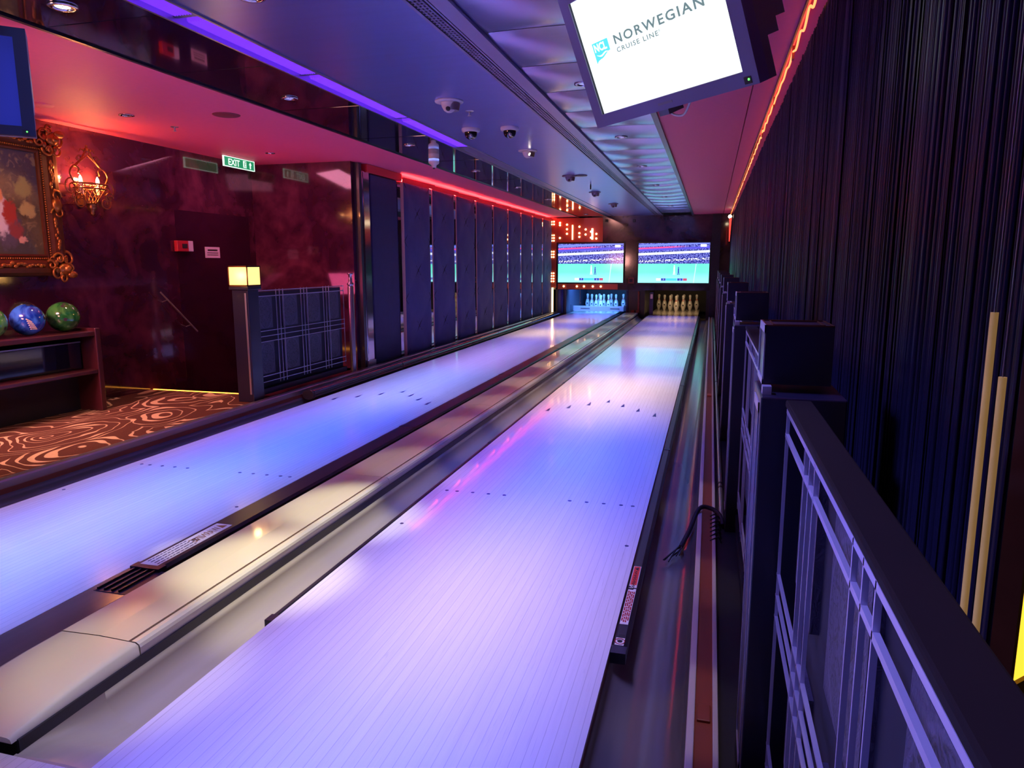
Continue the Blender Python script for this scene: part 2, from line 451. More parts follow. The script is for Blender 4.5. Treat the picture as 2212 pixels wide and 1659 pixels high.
b = MB(); b.box(-2.0, -1.88, 5.25, 15.0, ZC+.004, 2.205); b.box(-2.0, -1.88, -2.6, 5.25, ZC+.03, 2.205)
struct('trim_4', b, M['grille'])
# stair flight going down beyond the carpet
b = MB(); 
for k in range(6): b.box(-4.5, -3.36, 4.075+.27*k, 4.36+.27*k, -1.6, .02-.17*(k+1))
struct('floor_stairs', b, M['carpet'])
b = MB(); b.box(-3.36, -3.20, 4.05, 5.75, -1.6, .035)
struct('wall_stringer', b, M['burg'])
b = MB(); b.box(-3.6, -3.24, 5.72, 15.0, -.16, .035)
struct('baseboard_left', b, M['dark'])

# carpet platform with its metal edging
t = tag(obj('carpet', MB().box(-4.495, -3.216, -2.59, 4.06, .001, .035), M['carpet']), 'brown carpet with cream swirls beside the left lane', 'carpet')
t = thing('edge_strip', 'grey metal strip along the carpet edge and left gutter', 'edging', (-3.2, 6, .0))
b = MB(); b.prism([(-3.215,-.02),(-3.215,.05),(-3.205,.055),(-3.16,.055),(-3.152,.047),(-3.152,-.02)], 0.0, 15.0); obj('edge_bar', b, M['steel'], t)
b = MB(); b.box(-3.154, -3.146, 0, 15.0, -.05, .012); obj('side_skirt', b, M['redwood'], t)
b = MB(); b.box(-4.48, -3.40, 4.061, 4.074, .012, .040)
for k in range(16): b.sphere((-4.45+.067*k, 4.072, .033), .006, 6)
tag(obj('stair_light', b, M['ledamber']), 'amber light strip at the top edge of the stairs', 'strip light')

# ------------------------------------------------------------------ lanes
def lane(name, x0, x1, label, arrows_left):
    t = thing(name, label, 'bowling lane', ((x0+x1)/2, 0, -.05))
    obj('lane_bed', MB().box(x0, x1, 0.0, YE-.35, -.05, 0), M['lane'], t)
    obj('pin_deck', MB().box(x0, x1, YE-.35, 17.7, -.05, 0), M['lane'], t)
    obj('foul_line', MB().box(x0, x1, .0, .012, 0, .0008), M['mark'], t)
    w = x1-x0; B = w/39
    for k in range(7):
        nb = 5*(k+1); cx = x1-(nb-.5)*B; ty = 4.80-abs(nb-20)/5*.155
        mb = MB(); mb.add([(cx-.55*B, ty-.135, .0006), (cx+.55*B, ty-.135, .0006), (cx+.05*B, ty, .0006), (cx-.05*B, ty, .0006)], [(0,1,2,3)])
        obj('arrow_marker', mb, M['mark'], t)
    for nb in (3,5,8,11,14):
        for cx in (x1-(nb-.5)*B, x0+(nb-.5)*B):
            mb = MB(); mb.lathe([(.0095,.0), (.0095,.0007)], (cx, 2.134, 0), 12); obj('dot_marker', mb, M['mark'], t)
    for cx in (x1-1.5*B, x0+1.5*B):
        mb = MB(); mb.lathe([(.0085,.0), (.0085,.0007)], (cx, 1.64, 0), 12); obj('dot_marker', mb, M['mark'], t)
    return t
lane('bowling_lane', LX0, LX1, 'left of the two pale maple bowling lanes, next to the carpet', 0)
lane('bowling_lane', RX0, RX1, 'right of the two pale maple bowling lanes, next to the railing', 0)

def gutter(x0, x1, label, ya=0.0, yb=15.6, d=.085, mat='gutter'):
    t = thing('gutter', label, 'gutter', ((x0+x1)/2, ya, -.12), 'gutters beside the lanes')
    n = 14; prof = []
    for i in range(n+1):
        a = PI*i/n; prof.append(((x0+x1)/2-(x1-x0)/2*math.cos(a), -.014-d*math.sin(a)**.8))
    mb = MB(); out = prof+[(x1, -.13), (x0, -.13)]
    mb.prism(out, ya+.28, yb, smooth=False)
    # channel lip flattening out towards the foul line
    vs = []; 
    for s_ in range(5):
        f = s_/4; y = ya+.02+.26*f
        for (px, pz) in prof: vs.append((px, y, -.014+(pz+.014)*(f*f*(3-2*f)) - .002*(1-f)))
    m1 = n+1
    fs = [(s_*m1+i, s_*m1+i+1, (s_+1)*m1+i+1, (s_+1)*m1+i) for s_ in range(4) for i in range(n)]
    o = obj('channel', mb, M[mat], t)
    for p in o.data.polygons:
        if abs(p.normal.y) < .5: p.use_smooth = True
    m2 = MB(); m2.add(vs, fs, True); m2.box(x0, x1, ya, ya+.02, -.06, -.012)
    obj('ramp', m2, M[mat], t)
    return t
gutter(-3.146, LX0, 'gutter along the carpet side of the left lane')
gutter(LX1, -1.585, 'gutter between the left lane and the cream cover')
gutter(-1.292, RX0, 'wide grey gutter between the cream cover and the right lane', mat='gutter_lit')
gutter(RX1, .230, 'dark gutter between the right lane and the wooden edge rail')

def label_plate(parent, x, y0, y1, z, red, w=.052, flip=False):
    """warning sticker lying on a rail, its text read from the far end"""
    mb = MB().box(x-w/2, x+w/2, y0, y1, z, z+.0012); s = obj('warning_label', mb, M['sticker'], parent)
    Ln = y1-y0
    # local text frame: x right along -y (reads towards the bowler), z up along -x
    def place(tm, zz=.0016): 
        out = MB(); out.f = tm.f; out.sm = tm.sm
        out.v = [Vector((x-p.z, y1-p.x, z+zz+p.y)) for p in tm.v]
        return out
    if red:
        obj('header', MB().box(x-w/2+.002, x+w/2-.002, y1-Ln*.36, y1-.003, z+.0011, z+.0016), M['sticker_red'], s)
        tm = text_mb('\u25B2WARNING', w*.62, Ln*.02, -w*.22, xscale=Ln*.33/(w*.62*4.6)); obj('lettering', place(tm, .0018), M['ink'], s)
    else:
        tm = text_mb('\u25B2WARNING', w*.74, Ln*.02, -w*.27, xscale=Ln*.36/(w*.74*4.6)); obj('lettering', place(tm), M['ink_amber'], s)
    # small figure of a hand caught by a ball
    mb = MB(); yy = y1-Ln*.42
    mb.box(x-.016, x+.004, yy-.012, yy, z+.0012, z+.0018); mb.box(x+.000, x+.018, yy-.004, yy+.004, z+.0012, z+.0018); mb.lathe([(.006,0),(.006,.0006)], (x-.012, yy+.010, z+.0012), 10)
    obj('pictogram', mb, M['ink'], s)
    mb = MB()
    for k in range(4):
        xx = x-w*.34+k*w*.23; yy = y1-Ln*(.48 if k else .47)
        y_end = y0+Ln*.03
        while yy > y_end+.01:
            l = random.uniform(.010, .030); mb.box(xx-.0022, xx+.0022, max(y_end, yy-l), yy, z+.0012, z+.0017); yy -= l+.005
    obj('small_print', mb, M['ink_red'] if red else M['ink'], s)

def bumper(x0, x1, y0, y1, z1, label, sticker=None, emblem=False, hole=False):
    t = thing('bumper_rail', label, 'bumper rail', ((x0+x1)/2, y0, -.03), 'retractable bumper rails')
    prof = [(x0,-.03),(x0,z1-.006),(x0+.006,z1),(x1-.010,z1),(x1,z1-.012),(x1,-.03)]
    obj('rail', MB().prism(prof, y0, y1), M['rail'], t)
    # joint covers along the rail
    y = y0+2.4
    while y < y1-.5:
        obj('joint_cover', MB().box(x0+.004, x1-.004, y, y+.05, z1-.002, z1+.002), M['dark'], t); y += 2.44
    obj('end_cap', MB().box(x0-.001, x1+.001, y0-.012, y0+.03, -.03, z1+.001), M['dark'], t)
    if sticker: label_plate(t, (x0+x1)/2-.003, sticker[0], sticker[1], z1, sticker[2], w=(x1-x0)*.62)
    if hole: obj('socket', MB().box(x0+.012, x1-.012, y0+.05, y0+.10, z1-.0005, z1+.0008), M['ink'], t)
    if emblem:
        e = obj('hand_emblem', MB().box(x0+.006, x1-.010, y0+.035, y0+.078, z1, z1+.0012), M['sticker'], t)
        cx = (x0+x1)/2-.002; cy = y0+.0565
        mb = MB(); mb.tube([(cx+.0145*math.cos(a), cy+.0165*math.sin(a), z1+.0014) for a in [2*PI*i/20 for i in range(20)]], .0016, 5, closed=True); obj('ring', mb, M['ink_red'], e)
        mb = MB(); mb.lathe([(.0075,0),(.0075,.0006)], (cx, cy, z1+.0012), 12)
        for q in range(4): mb.box(cx-.007+.0042*q-.001, cx-.007+.0042*q+.001, cy, cy+.012, z1+.0012, z1+.0018)
        obj('hand', mb, M['ink'], e)
    return t
bumper(-1.800, -1.675, .93, 15.0, .018, 'black bumper rail at the left lane with long white warning label', (.945, 1.385, False))
bumper(.004, .047, .82, 15.0, .003, 'black bumper rail by the right lane with red warning label', (.985, 1.44, True), True, True)
bumper(-1.100, -1.072, .74, 15.0, -.006, 'thin black bumper rail tucked along the left side of right lane')
t = thing('bumper_rail', 'rounded dark bumper tube along the carpet side of left lane', 'bumper rail', (-3.11, 1.3, -.03), 'retractable bumper rails')
prof = [(-3.085+.055*math.cos(a), .010+.044*math.sin(a)) for a in [2*PI*i/16 for i in range(16)]]
mb = MB().prism(prof, 4.3, 15.0, smooth=True); obj('tube', mb, pbr('dark_gloss_tube', (.03,.028,.034), .18, coat=.6), t)
for y in (4.32, 6.2, 8.6, 10.0, 12.4): obj('clamp', MB().prism([(-3.085+.057*math.cos(a), .010+.046*math.sin(a)) for a in [2*PI*i/16 for i in range(16)]], y, y+.012, smooth=True), M['dark'], t)
# track floor of the bumper at the near end
tag(obj('gutter_plate', MB().box(-1.815, -1.60, 0.03, .93, -.010, .004), M['gutter']), 'flat dark plate before the start of left lane bumper rail', 'plate')
t = thing('bumper_slot', 'ribbed black rail slot in front of the white warning label', 'slot', (-1.735, .8, .0))
obj('tray', MB().box(-1.79, -1.655, .74, .93, .003, .006), M['dark'], t)
for k in range(4): obj('rib', MB().box(-1.785+.03*k, -1.778+.03*k, .75, .92, .006, .014), M['rail'], t)

# ------------------------------------------------------------------ cream cover between the lanes
t = thing('divider_cover', 'long cream capping between the two lanes', 'divider', (-1.44, 0, -.1))
def cover_prof(): return [(-1.588,.040),(-1.585,.047),(-1.575,.052),(-1.44,.056),(-1.338,.053),(-1.338,.046),(-1.328,.046),(-1.328,.053),(-1.312,.053),(-1.302,.047),(-1.298,.038),(-1.298,.016),(-1.302,.014),(-1.588,.014)]
ys = [.42, 2.10, 4.05, 6.2, 8.6, 11.0, 13.2, 15.1]
for a, c in zip(ys[:-1], ys[1:]): obj('cover_segment', MB().prism(cover_prof(), a, c-.004), M['cream'], t)
# rounded end piece towards the approach
mb = MB(); secs = []
for k in range(8):
    f = k/7; y = .42-.004-.40*f; h = 1-.75*max(0, f-.25)**1.6
    secs.append([(-1.588+.0*f,y,.014),(-1.586,y,.046*h),(-1.572,y,.052*h),(-1.44,y,.056*h),(-1.33,y,.053*h),(-1.312,y,.052*h),(-1.301,y,.046*h),(-1.298,y,.014)])
n = 8; mb.add([p for s_ in secs for p in s_], [(i*n+j, i*n+j+1, (i+1)*n+j+1, (i+1)*n+j) for i in range(7) for j in range(n-1)], True)
mb.add(secs[-1], [list(range(n))])
obj('end_piece', mb, M['cream'], t)
obj('groove', MB().box(-1.338, -1.329, .42, 15.1, .0455, .0475), M['groove'], t)
obj('side_skirt', MB().box(-1.300, -1.292, .03, 15.1, -.06, .016), M['dark'], t)
obj('core', MB().box(-1.584, -1.30, .03, 15.1, -.16, .0145), M['darkmat'], t)
obj('left_flange', MB().box(-1.628, -1.586, .42, 15.1, .010, .022), M['rail'], t)

# ------------------------------------------------------------------ right edge: trims, wood rail, conduit, cable
t = thing('edge_rail', 'reddish wooden rail between two pale strips right of the lane', 'edge rail', (.27, 0, -.16))
obj('pale_strip', MB().box(.230, .249, .0, 15.1, -.14, .004, .003), M['trim_white'], t)
obj('wood_board', MB().box(.249, .292, .0, 15.1, -.14, -.006), M['redwood'], t)
obj('joint_block', MB().box(.254, .287, .555, .625, -.006, .001, .002), M['redwood'], t)
obj('joint_block', MB().box(.252, .289, 5.2, 5.3, -.006, .003, .002), M['copper'], t)
obj('outer_strip', MB().box(.292, .306, .0, 15.1, -.14, .002, .003), M['trim_white'], t)
struct('floor_right', MB().box(.306, XC+.05, 0, 15.1, -.16, -.03), M['darkmat'])
t = thing('conduit_pipe', 'slim dark pipe along the floor beside the wooden rail', 'pipe', (.335, 2.0, -.03))
obj('pipe', MB().tube([(.333, 2.05, -.012), (.333, 15.0, -.012)], .0125, 10), M['steel'], t)
for y in (2.55, 2.62, 6.0, 10.0): obj('clip', MB().tube([(.333, y, -.012), (.333, y+.02, -.012)], .015, 10), M['dark'], t)
t = thing('frayed_cable', 'black cable with frayed ends draped over the wooden rail', 'cable', (.22, 1.95, -.08))
def bez(P, n=18):
    out = []; P = [Vector(p) for p in P]
    for i in range(len(P)-1):
        p0 = P[max(0, i-1)]; p1 = P[i]; p2 = P[i+1]; p3 = P[min(len(P)-1, i+2)]
        for k in range(n):
            s_ = k/n; out.append(.5*((2*p1)+(-p0+p2)*s_+(2*p0-5*p1+4*p2-p3)*s_*s_+(-p0+3*p1-3*p2+p3)*s_**3))
    out.append(P[-1]); return out
obj('sheath', MB().tube(bez([(.338,2.02,-.015),(.325,2.10,.004),(.285,2.14,.0195),(.235,2.12,.0195),(.195,1.99,-.045),(.165,1.87,-.075)], 10), [.010]*51, 8), M['darkmat'], t)
for k in range(6):
    e = (.092+.016*k+random.uniform(-.01,.01), 1.70+.016*k+random.uniform(-.03,.03), -.080+random.uniform(0,.012))
    obj('strand', MB().tube(bez([(.168,1.875,-.074),(.140+.006*k,1.81,-.070+.006*(k % 3)),e], 6), .0028, 5), M['darkmat'], t)
for k in range(7):
    y = 1.80+.05*k
    obj('strand', MB().tube(bez([(.330,y+.02,-.02),(.318,y+.02,.004+.004*(k % 2)),(.300,y,.005),(.284,y-.012,-.001)], 5), .0028, 5), M['darkmat'], t)

# ------------------------------------------------------------------ pins
PINPROF = [(.0258,0),(.0286,.004),(.0358,.030),(.0455,.0575),(.0540,.0856),(.0605,.1143),(.0578,.149),(.0497,.184),(.0393,.219),(.0308,.2388),(.0246,.2554),(.0232,.2715),(.0238,.290),(.0266,.3112),(.0300,.3278),(.0322,.3429),(.0310,.356),(.0262,.369),(.0170,.3775),(.0060,.3808),(1e-5,.381)]
def prof_at(z):
    for (r0,z0),(r1,z1) in zip(PINPROF[:-1], PINPROF[1:]):
        if z0 <= z <= z1: return r0+(r1-r0)*(z-z0)/(z1-z0)
    return .02
def make_pin(loc, label, group):
    t = thing('bowling_pin', label, 'bowling pin', loc, group)
    bd = MB(); bd.lathe(PINPROF, loc, 24); body = obj('body', bd, M['pin'], t)
    for za, zb in ((.236,.246),(.258,.268)):
        mb = MB(); zs = [za+(zb-za)*i/3 for i in range(4)]
        mb.lathe([(prof_at(z)+.0008, z) for z in zs], loc, 24); obj('stripe', mb, M['pinred'], t)
    mb = MB(); # crest on the belly facing the bowler
    vs = [(loc[0]+.016*math.cos(a), loc[1]-math.sqrt(max(0, (prof_at(.135+.018*math.sin(a))+.0012)**2-(.016*math.cos(a))**2)), loc[2]+.135+.018*math.sin(a)) for a in [2*PI*i/14 for i in range(14)]]
    mb.add(vs+[(loc[0], loc[1]-prof_at(.135)-.0014, loc[2]+.135)], [(i, (i+1) % 14, 14) for i in range(14)])
    obj('crest', mb, M['ink'] if loc[0] > -1 else M['mark'], t)
    return t
s_ = .3048
PN = [(0,0,'head pin at the front point'),(-.5,1,'left pin of the second row'),(.5,1,'right pin of the second row'),(-1,2,'left pin of the third row'),(0,2,'middle pin of the third row'),(1,2,'right pin of the third row'),
      (-1.5,3,'left corner pin of the back row'),(-.5,3,'inner left pin of the back row'),(.5,3,'inner right pin of the back row'),(1.5,3,'right corner pin of the back row')]
for cx, y0, side, grp in ((-2.335, 16.5, 'blue-lit left rack', 'pins on the left lane'), (-.5334, 16.5, 'warm-lit right rack', 'pins on the right lane')):
    proto = None
    for dx, row, txt in PN:
        loc = (cx+dx*s_, y0+row*.264, 0.0)
        lab = f'{txt}, {side}, white with red neck bands'
        if proto is None: proto = make_pin(loc, lab, grp)
        else: dup(proto, loc, lab, grp)

# pin end: kickbacks, curtain frame, sweep bar, centre unit
t = thing('sweep_bar', 'lilac sweep board standing in front of the left pins', 'pinsetter bar', (-2.33, 15.85, 0))
obj('board', MB().box(-2.90, -1.70, 15.84, 15.87, .022, .145, .006), M['bluebar'], t)
for x0, x1 in ((-2.72,-2.50),(-2.02,-1.80)): obj('slot', MB().box(x0, x1, 15.835, 15.841, .08, .092), M['ink'], t)
for x in (-2.97, -1.66): obj('arm', MB().box(x-.03, x+.03, 15.78, 16.0, .03, .17, .006), M['kick'], t)
t = thing('kickback_wall', 'grey kickback partition left of the left pins', 'partition', (-3.05, 15.3, -.16)); obj('board', MB().box(-3.20, -2.95, 15.25, 18.3, -.16, .9), M['kick'], t)
t = thing('kickback_wall', 'dark kickback partition between the two racks of pins', 'partition', (-1.44, 15.3, -.16))
obj('board', MB().box(-1.56, -1.17, 15.25, 18.3, -.16, .9), M['dark'], t)
obj('upright', MB().box(-1.575, -1.535, 15.18, 15.25, .0, .54), M['kick'], t); obj('upright', MB().box(-1.32, -1.28, 15.18, 15.25, .06, .52), M['redwood'], t)
obj('foot_block', MB().box(-1.345, -1.275, 15.12, 15.25, .05, .10), M['redwood'], t); obj('foot_block', MB().box(-1.46, -1.39, 15.12, 15.25, .05, .10), M['redwood'], t)
t = thing('kickback_wall', 'dark kickback partition right of the right pins', 'partition', (.2, 15.3, -.16)); obj('board', MB().box(.16, .40, 15.25, 18.3, -.16, .9), M['dark'], t)
tag(obj('pit_curtain', MB().box(-3.2, .3, 18.2, 18.24, -.10, .9), M['darkmat']), 'black curtain hanging behind the pins', 'curtain')
t = thing('pin_lamp', 'pale lamp unit at the left end of the right pin opening', 'lamp', (-.98, 15.3, .2))
obj('housing', MB().box(-1.06, -.98, 15.2, 15.26, .0, .50), M['kick'], t); obj('lens', MB().box(-1.04, -.99, 15.19, 15.2, .36, .46), M['steel'], t)
t = thing('sensor_cord', 'cord with a white knob hanging left of the left pins', 'cord', (-2.63, 15.3, .3))
obj('cord', MB().tube([(-2.63, 15.25, .56), (-2.63, 15.25, .27)], .006, 6), M['steel'], t); obj('knob', MB().sphere((-2.63, 15.25, .25), .018, 10), M['white'], t)
t = thing('blue_drum', 'round blue padded post at the left end of the pins', 'post', (-3.12, 15.06, 0))
mb = MB(); mb.lathe([(.06,.0),(.065,.01),(.065,.50),(.055,.53)], (-3.085, 15.22, .012), 20); obj('pad', mb, pbr('blue_pad', lin((60,66,150)), .5), t)
# black bead column at the right of the mask
tag(obj('bead_column', MB().box(.225, .40, 14.8, 14.98, -.03, 2.15), M['beadcol']), 'black sparkling column right of the far television', 'column')

# ------------------------------------------------------------------ televisions on the far wall
def far_tv(x0, x1, label):
    z0, z1 = .718, 1.568; y = 14.95
    t = thing('wall_television', label, 'television', ((x0+x1)/2, y, z0), 'televisions on the far wall')
    obj('casing', MB().box(x0-.03, x1+.03, y, 15.0, z0-.03, z1+.03, .006), M['blackscreen'], t)
    sc = obj('screen', MB().box(x0, x1, y-.003, y-.0005, z0, z1), M['match'], t)
    w = x1-x0; h = z1-z0
    # score strip along the lower edge, two players on the pitch, corner badge
    X = lambda f: x0+w*f
    Z = lambda f: z0+h*f
    for a, c, mt in ((.26,.33,'logowhite'),(.33,.40,'score_navy'),(.40,.56,'logocyan'),(.56,.64,'score_navy'),(.64,.70,'score_red')):
        obj('score_box', MB().box(X(a)+.004, X(c)-.004, y-.006, y-.003, Z(.055), Z(.115)), M[mt], sc)
    tm = text_mb('24  3', .05, 0, 0, align='CENTER'); 
    for i, (cx, bd) in enumerate(((.365,'7'),(.60,'3'))):
        tm = text_mb(bd, h*.06, X(cx), Z(.062), align='CENTER'); tm.v = [Vector((p.x, y-.0065-p.y, p.z)) for p in tm.v]; obj('score_digit', tm, M['logowhite'], sc)
    for cx, hh, mt in ((.515,.24,'logowhite'),(.575,.20,'score_navy')):
        mb = MB(); zf = Z(.20); 
        mb.tube([(X(cx)-.016, y-.005, zf), (X(cx)-.004, y-.005, zf+h*hh*.5)], .008, 6); mb.tube([(X(cx)+.018, y-.005, zf), (X(cx)+.004, y-.005, zf+h*hh*.5)], .008, 6)
        mb.tube([(X(cx), y-.005, zf+h*hh*.45), (X(cx), y-.005, zf+h*hh*.85)], .014, 6); mb.sphere((X(cx), y-.005, zf+h*hh*.95), .014, 8)
        obj('player', mb, M[mt], sc)
    obj('corner_badge', MB().box(X(.87), X(.955), y-.006, y-.003, Z(.90), Z(.965)), M['logowhite'], sc)
    return t
M['score_navy'] = glow('score_navy', (.05,.08,.55), .9); M['score_red'] = glow('score_red', (.75,.10,.22), .9)
far_tv(-3.09, -1.63, 'left television on the far wall showing a match, above the blue-lit pins')
far_tv(-1.305, .195, 'right television on the far wall showing a match, above warm-lit pins')
t = thing('control_box', 'small dark red box on the far wall between the televisions', 'box', (-1.455, 14.96, .70))
obj('body', MB().box(-1.515, -1.395, 14.955, 15.0, .70, .83, .006), M['redwood'], t); obj('window', MB().box(-1.49, -1.42, 14.95, 14.956, .73, .80), M['ink'], t)
for x, z, l in ((-2.02, 2.06, 'small dark sensor high on far wall, over the left television'), (-1.42, 2.05, 'small dark sensor high on far wall, between the televisions')):
    t = thing('wall_sensor', l, 'sensor', (x, 14.97, z)); obj('body', MB().box(x-.03, x+.03, 14.95, 15.0, z-.03, z+.03, .008), M['blackscreen'], t); obj('eye', MB().sphere((x, 14.95, z), .014, 10), M['glassdome'], t)

# ------------------------------------------------------------------ quilted wall panels, red fascia, light strips on the left wall
PITCH = .9135
def quilt(i, y0, y1, z0, z1):
    """padded panel with a pale near edge, a mirror strip beside it and a lit red fascia above"""
    xa, xb = -3.262, -3.250
    lab = f'{ORD[i]} quilted charcoal wall panel counted from the flat blue panel' if i else 'quilted charcoal wall panel nearest the flat blue panel'
    t = thing('wall_panel', lab, 'wall panel', (-3.30, (y0+y1)/2, z0), 'quilted panels along the left wall')
    L_ = y1-y0
    # pillow front: grid with diamond tufting
    nu, nv = 14, 36; vs = []; 
    for a in range(nu+1):
        for c in range(nv+1):
            u = a/nu; v = c/nv
            d = abs(math.sin((u*1.0+v*3.0)*PI))*abs(math.sin((u*1.0-v*3.0)*PI))
            puff = .028*math.sqrt(max(0, d))*min(1, 12*min(u, 1-u)+.2)*min(1, 20*min(v, 1-v)+.2)
            vs.append((xa+(xb-xa)*u+puff, y0+L_*u, z0+(z1-z0)*v))
    q = nv+1
    fs = [(a*q+c, (a+1)*q+c, (a+1)*q+c+1, a*q+c+1) for a in range(nu) for c in range(nv)]
    mb = MB(); mb.add(vs, fs, True); obj('quilting', mb, M['fabric'], t)
    mb = MB(); mb.prism([(-3.42,y0),(xa-.006,y0),(xb-.004,y1),(-3.42,y1)], z0, z1, axis='z'); obj('backing', mb, M['darkmat'], t)
    # pale upholstered near edge
    mb = MB(); mb.prism([(-3.40,y0-.028),(xa-.02,y0-.028),(xa,y0-.016),(xa+.004,y0),(-3.40,y0)], z0, z1, axis='z'); obj('side_edge', mb, M['fabric_edge'], t)
    mb = MB()
    for k in range(3):
        for sg in (1,-1):
            pts = []
            for j in range(9):
                f = j/8; u = f; v = (k+ (f if sg > 0 else 1-f))/3
                pts.append((xa+(xb-xa)*u+.003, y0+L_*u, z0+(z1-z0)*v))
            mb.tube(pts, .0042, 4)
    obj('stitching', mb, M['stitch'], t)
    if i < 8: obj('mirror_strip', MB().box(-3.30, -3.262, y1+.002, y0+PITCH-.030, z0, z1), M['mirror'], t)
    # red fascia over the panel with a lit top line
    fa = obj('fascia', MB().prism([(xa+.004,y0-.028),(xa+.016,y0-.028),(xb+.045,y0+PITCH-.03),(xb+.033,y0+PITCH-.03)], z1-.008, z1+.048, axis='z'), M['redband'], t)
    obj('red_light', MB().box(-3.33, -3.27, y0-.02, y0+PITCH-.04, z1+.018, z1+.028), M['ledred'], fa)
for i in range(9):
    y0 = 6.845+PITCH*i; quilt(i, y0, y0+.775, .03, 2.072)
# copper section of the far wall: corner bulbs, plus reflected bulbs built solid
t = thing('bulb_reflection_panel', 'copper panel with a bulb column and bulb reflections built solid, upper left corner of far wall', 'reflective panel', (-2.7, 14.98, 1.6))
obj('plate', MB().box(-3.30, -2.10, 14.985, 15.0, 1.605, 2.13), M['copper'], t)
obj('side_plate', MB().box(-3.30, -3.135, 14.97, 14.985, .60, 2.13), M['copper'], t)
obj('lower_plate', MB().box(-3.10, -1.75, 14.985, 15.0, .565, .685), M['copper'], t)
for k in (0,1,5,6,7,11,12,13,19,20,21,22):
    for x in (-3.245, -3.195): obj('bulb', MB().sphere((x, 14.962, 2.06-.060*k), .017, 8), M['bulb'], t)
for x, zs in ((-3.06,(2.03,1.98,1.70)),(-2.90,(1.99,1.89,1.79)),(-2.62,(1.94,1.80,1.72)),(-2.48,(1.88,1.77)),(-2.36,(1.83,1.70)),(-2.24,(1.78,1.68))):
    for z in zs: obj('bulb', MB().sphere((x, 14.968, z), .022, 8), M['bulb_reflection'], t)  # reflected bulbs shaped as glowing spheres
obj('reflection_tube', MB().tube([(-2.775, 14.97, 1.66), (-2.775, 14.97, 1.98)], .014, 8), M['bulb_reflection'], t)
obj('reflection_tube', MB().tube([(-2.33, 14.97, 1.66), (-2.33, 14.97, 1.90)], .020, 8), M['bulb_reflection'], t)
for x in (-2.96,-2.66,-2.50,-2.30,-2.12): obj('bulb', MB().sphere((x, 14.968, .63), .022, 8), M['bulb_reflection'], t)
t = thing('lit_tube', 'bright vertical chrome tube, bulb light painted as glow, under the copper bulb column', 'tube light', (-3.205, 14.85, .02))
obj('tube', MB().tube([(-3.205, 14.90, .05), (-3.205, 14.90, .60)], .022, 10), M['tube_glow'] if 'tube_glow' in M else glow('warm_lit_tube', (1.0,.62,.30), 3.5), t)  # bulb light on the chrome tube put in as glow
obj('base', MB().box(-3.235, -3.175, 14.87, 14.93, .03, .05), M['steel'], t)
# flat blue panel and chrome column next to the stairs
t = thing('wall_panel', 'flat dark blue wall panel between the chrome column and the quilting', 'wall panel', (-3.3, 6.4, .03))
obj('panel_face', MB().box(-3.42, -3.275, 6.03, 6.70, .03, 2.07, .01), pbr('navy_fabric', lin((34,32,78)), .7, var=.2, vscale=20), t)
obj('edge_trim', MB().box(-3.40, -3.27, 6.70, 6.78, .03, 2.03), M['mirror'], t)
obj('header', MB().box(-3.42, -3.26, 5.93, 6.815, 2.076, 2.155), M['redband'], t)
t = thing('chrome_column', 'slim mirrored column at the end of the stair wall', 'column', (-3.3, 5.9, .03))
obj('shaft', MB().box(-3.40, -3.27, 5.84, 5.995, .035, 2.08, .012), M['chrome'], t); obj('shadow_gap', MB().box(-3.41, -3.28, 5.78, 5.84, .035, 2.15), M['dark'], t); obj('plinth', MB().box(-3.41, -3.262, 5.83, 6.005, .035, .10), M['steel'], t)

# ------------------------------------------------------------------ fences
def fence_panel(x, s, ya, yb, z0, z1, label, group):
    """s=+1 shows its face to +x, -1 to -x.  Bars sit on the face plane x."""
    t = thing('fence_panel', label, 'railing panel', (x, (ya+yb)/2, z0), group)
    def bx(x0, x1, *a): return MB().box(min(x0, x1), max(x0, x1), *a)
    L_ = yb-ya; H = z1-z0
    obj('back_panel', bx(x-.055*s, x-.040*s, ya, yb, z0-.04, z1-.02), M['void'], t)
    obj('bottom_rail', bx(x-.05*s, x+.004*s, ya, yb, z0-.06, z0-.012), M['dark'], t)
    cs = [ya+L_*f for f in (.235, .498, .765)]
    hw = .052
    bw = .0036
    zr = [z1-.006, z1-.052, z0+H*.58, z0+H*.525, z0+H*.47, z0+H*.115, z0+H*.055]
    for z in zr:
        w = bw*1.7 if z > z1-.1 else bw
        obj('cross_bar', bx(x-.006*s, x, ya, yb, z-w, z+w*.3), M['bars'], t)
    for c in cs:
        for k in (-1, 0, 1): obj('upright_bar', bx(x-.006*s, x, c+k*hw-bw*.6, c+k*hw+bw*.6, z0+H*.02, z1), M['bars'], t)
    for y in (ya+.008, yb-.008): obj('upright_bar', bx(x-.006*s, x, y-bw*.6, y+bw*.6, z0+H*.02, z1), M['bars'], t)
    edges = [ya+.02]+[c for c in cs]+[yb-.02]
    for k in range(4):
        a = edges[k]+(hw+.016 if k else .04); c = edges[k+1]-(hw+.030 if k < 3 else .05)
        for zz0, zz1 in ((z0+H*.60, z1-.062), (z0+H*.13, z0+H*.455)):
            obj('carved_pane', bx(x-.04*s, x-.026*s, a, c, zz0, zz1), M['lattice'], t)
    return t
def lantern(x0, x1, y0, y1, z0, z1, parent, lit, face='-y'):
    f = obj('lantern', MB().box(x0, x1, y0, y1, z0, z0+.006).box(x0, x1, y0, y1, z1-.006, z1), M['woodledge'], parent)
    return f
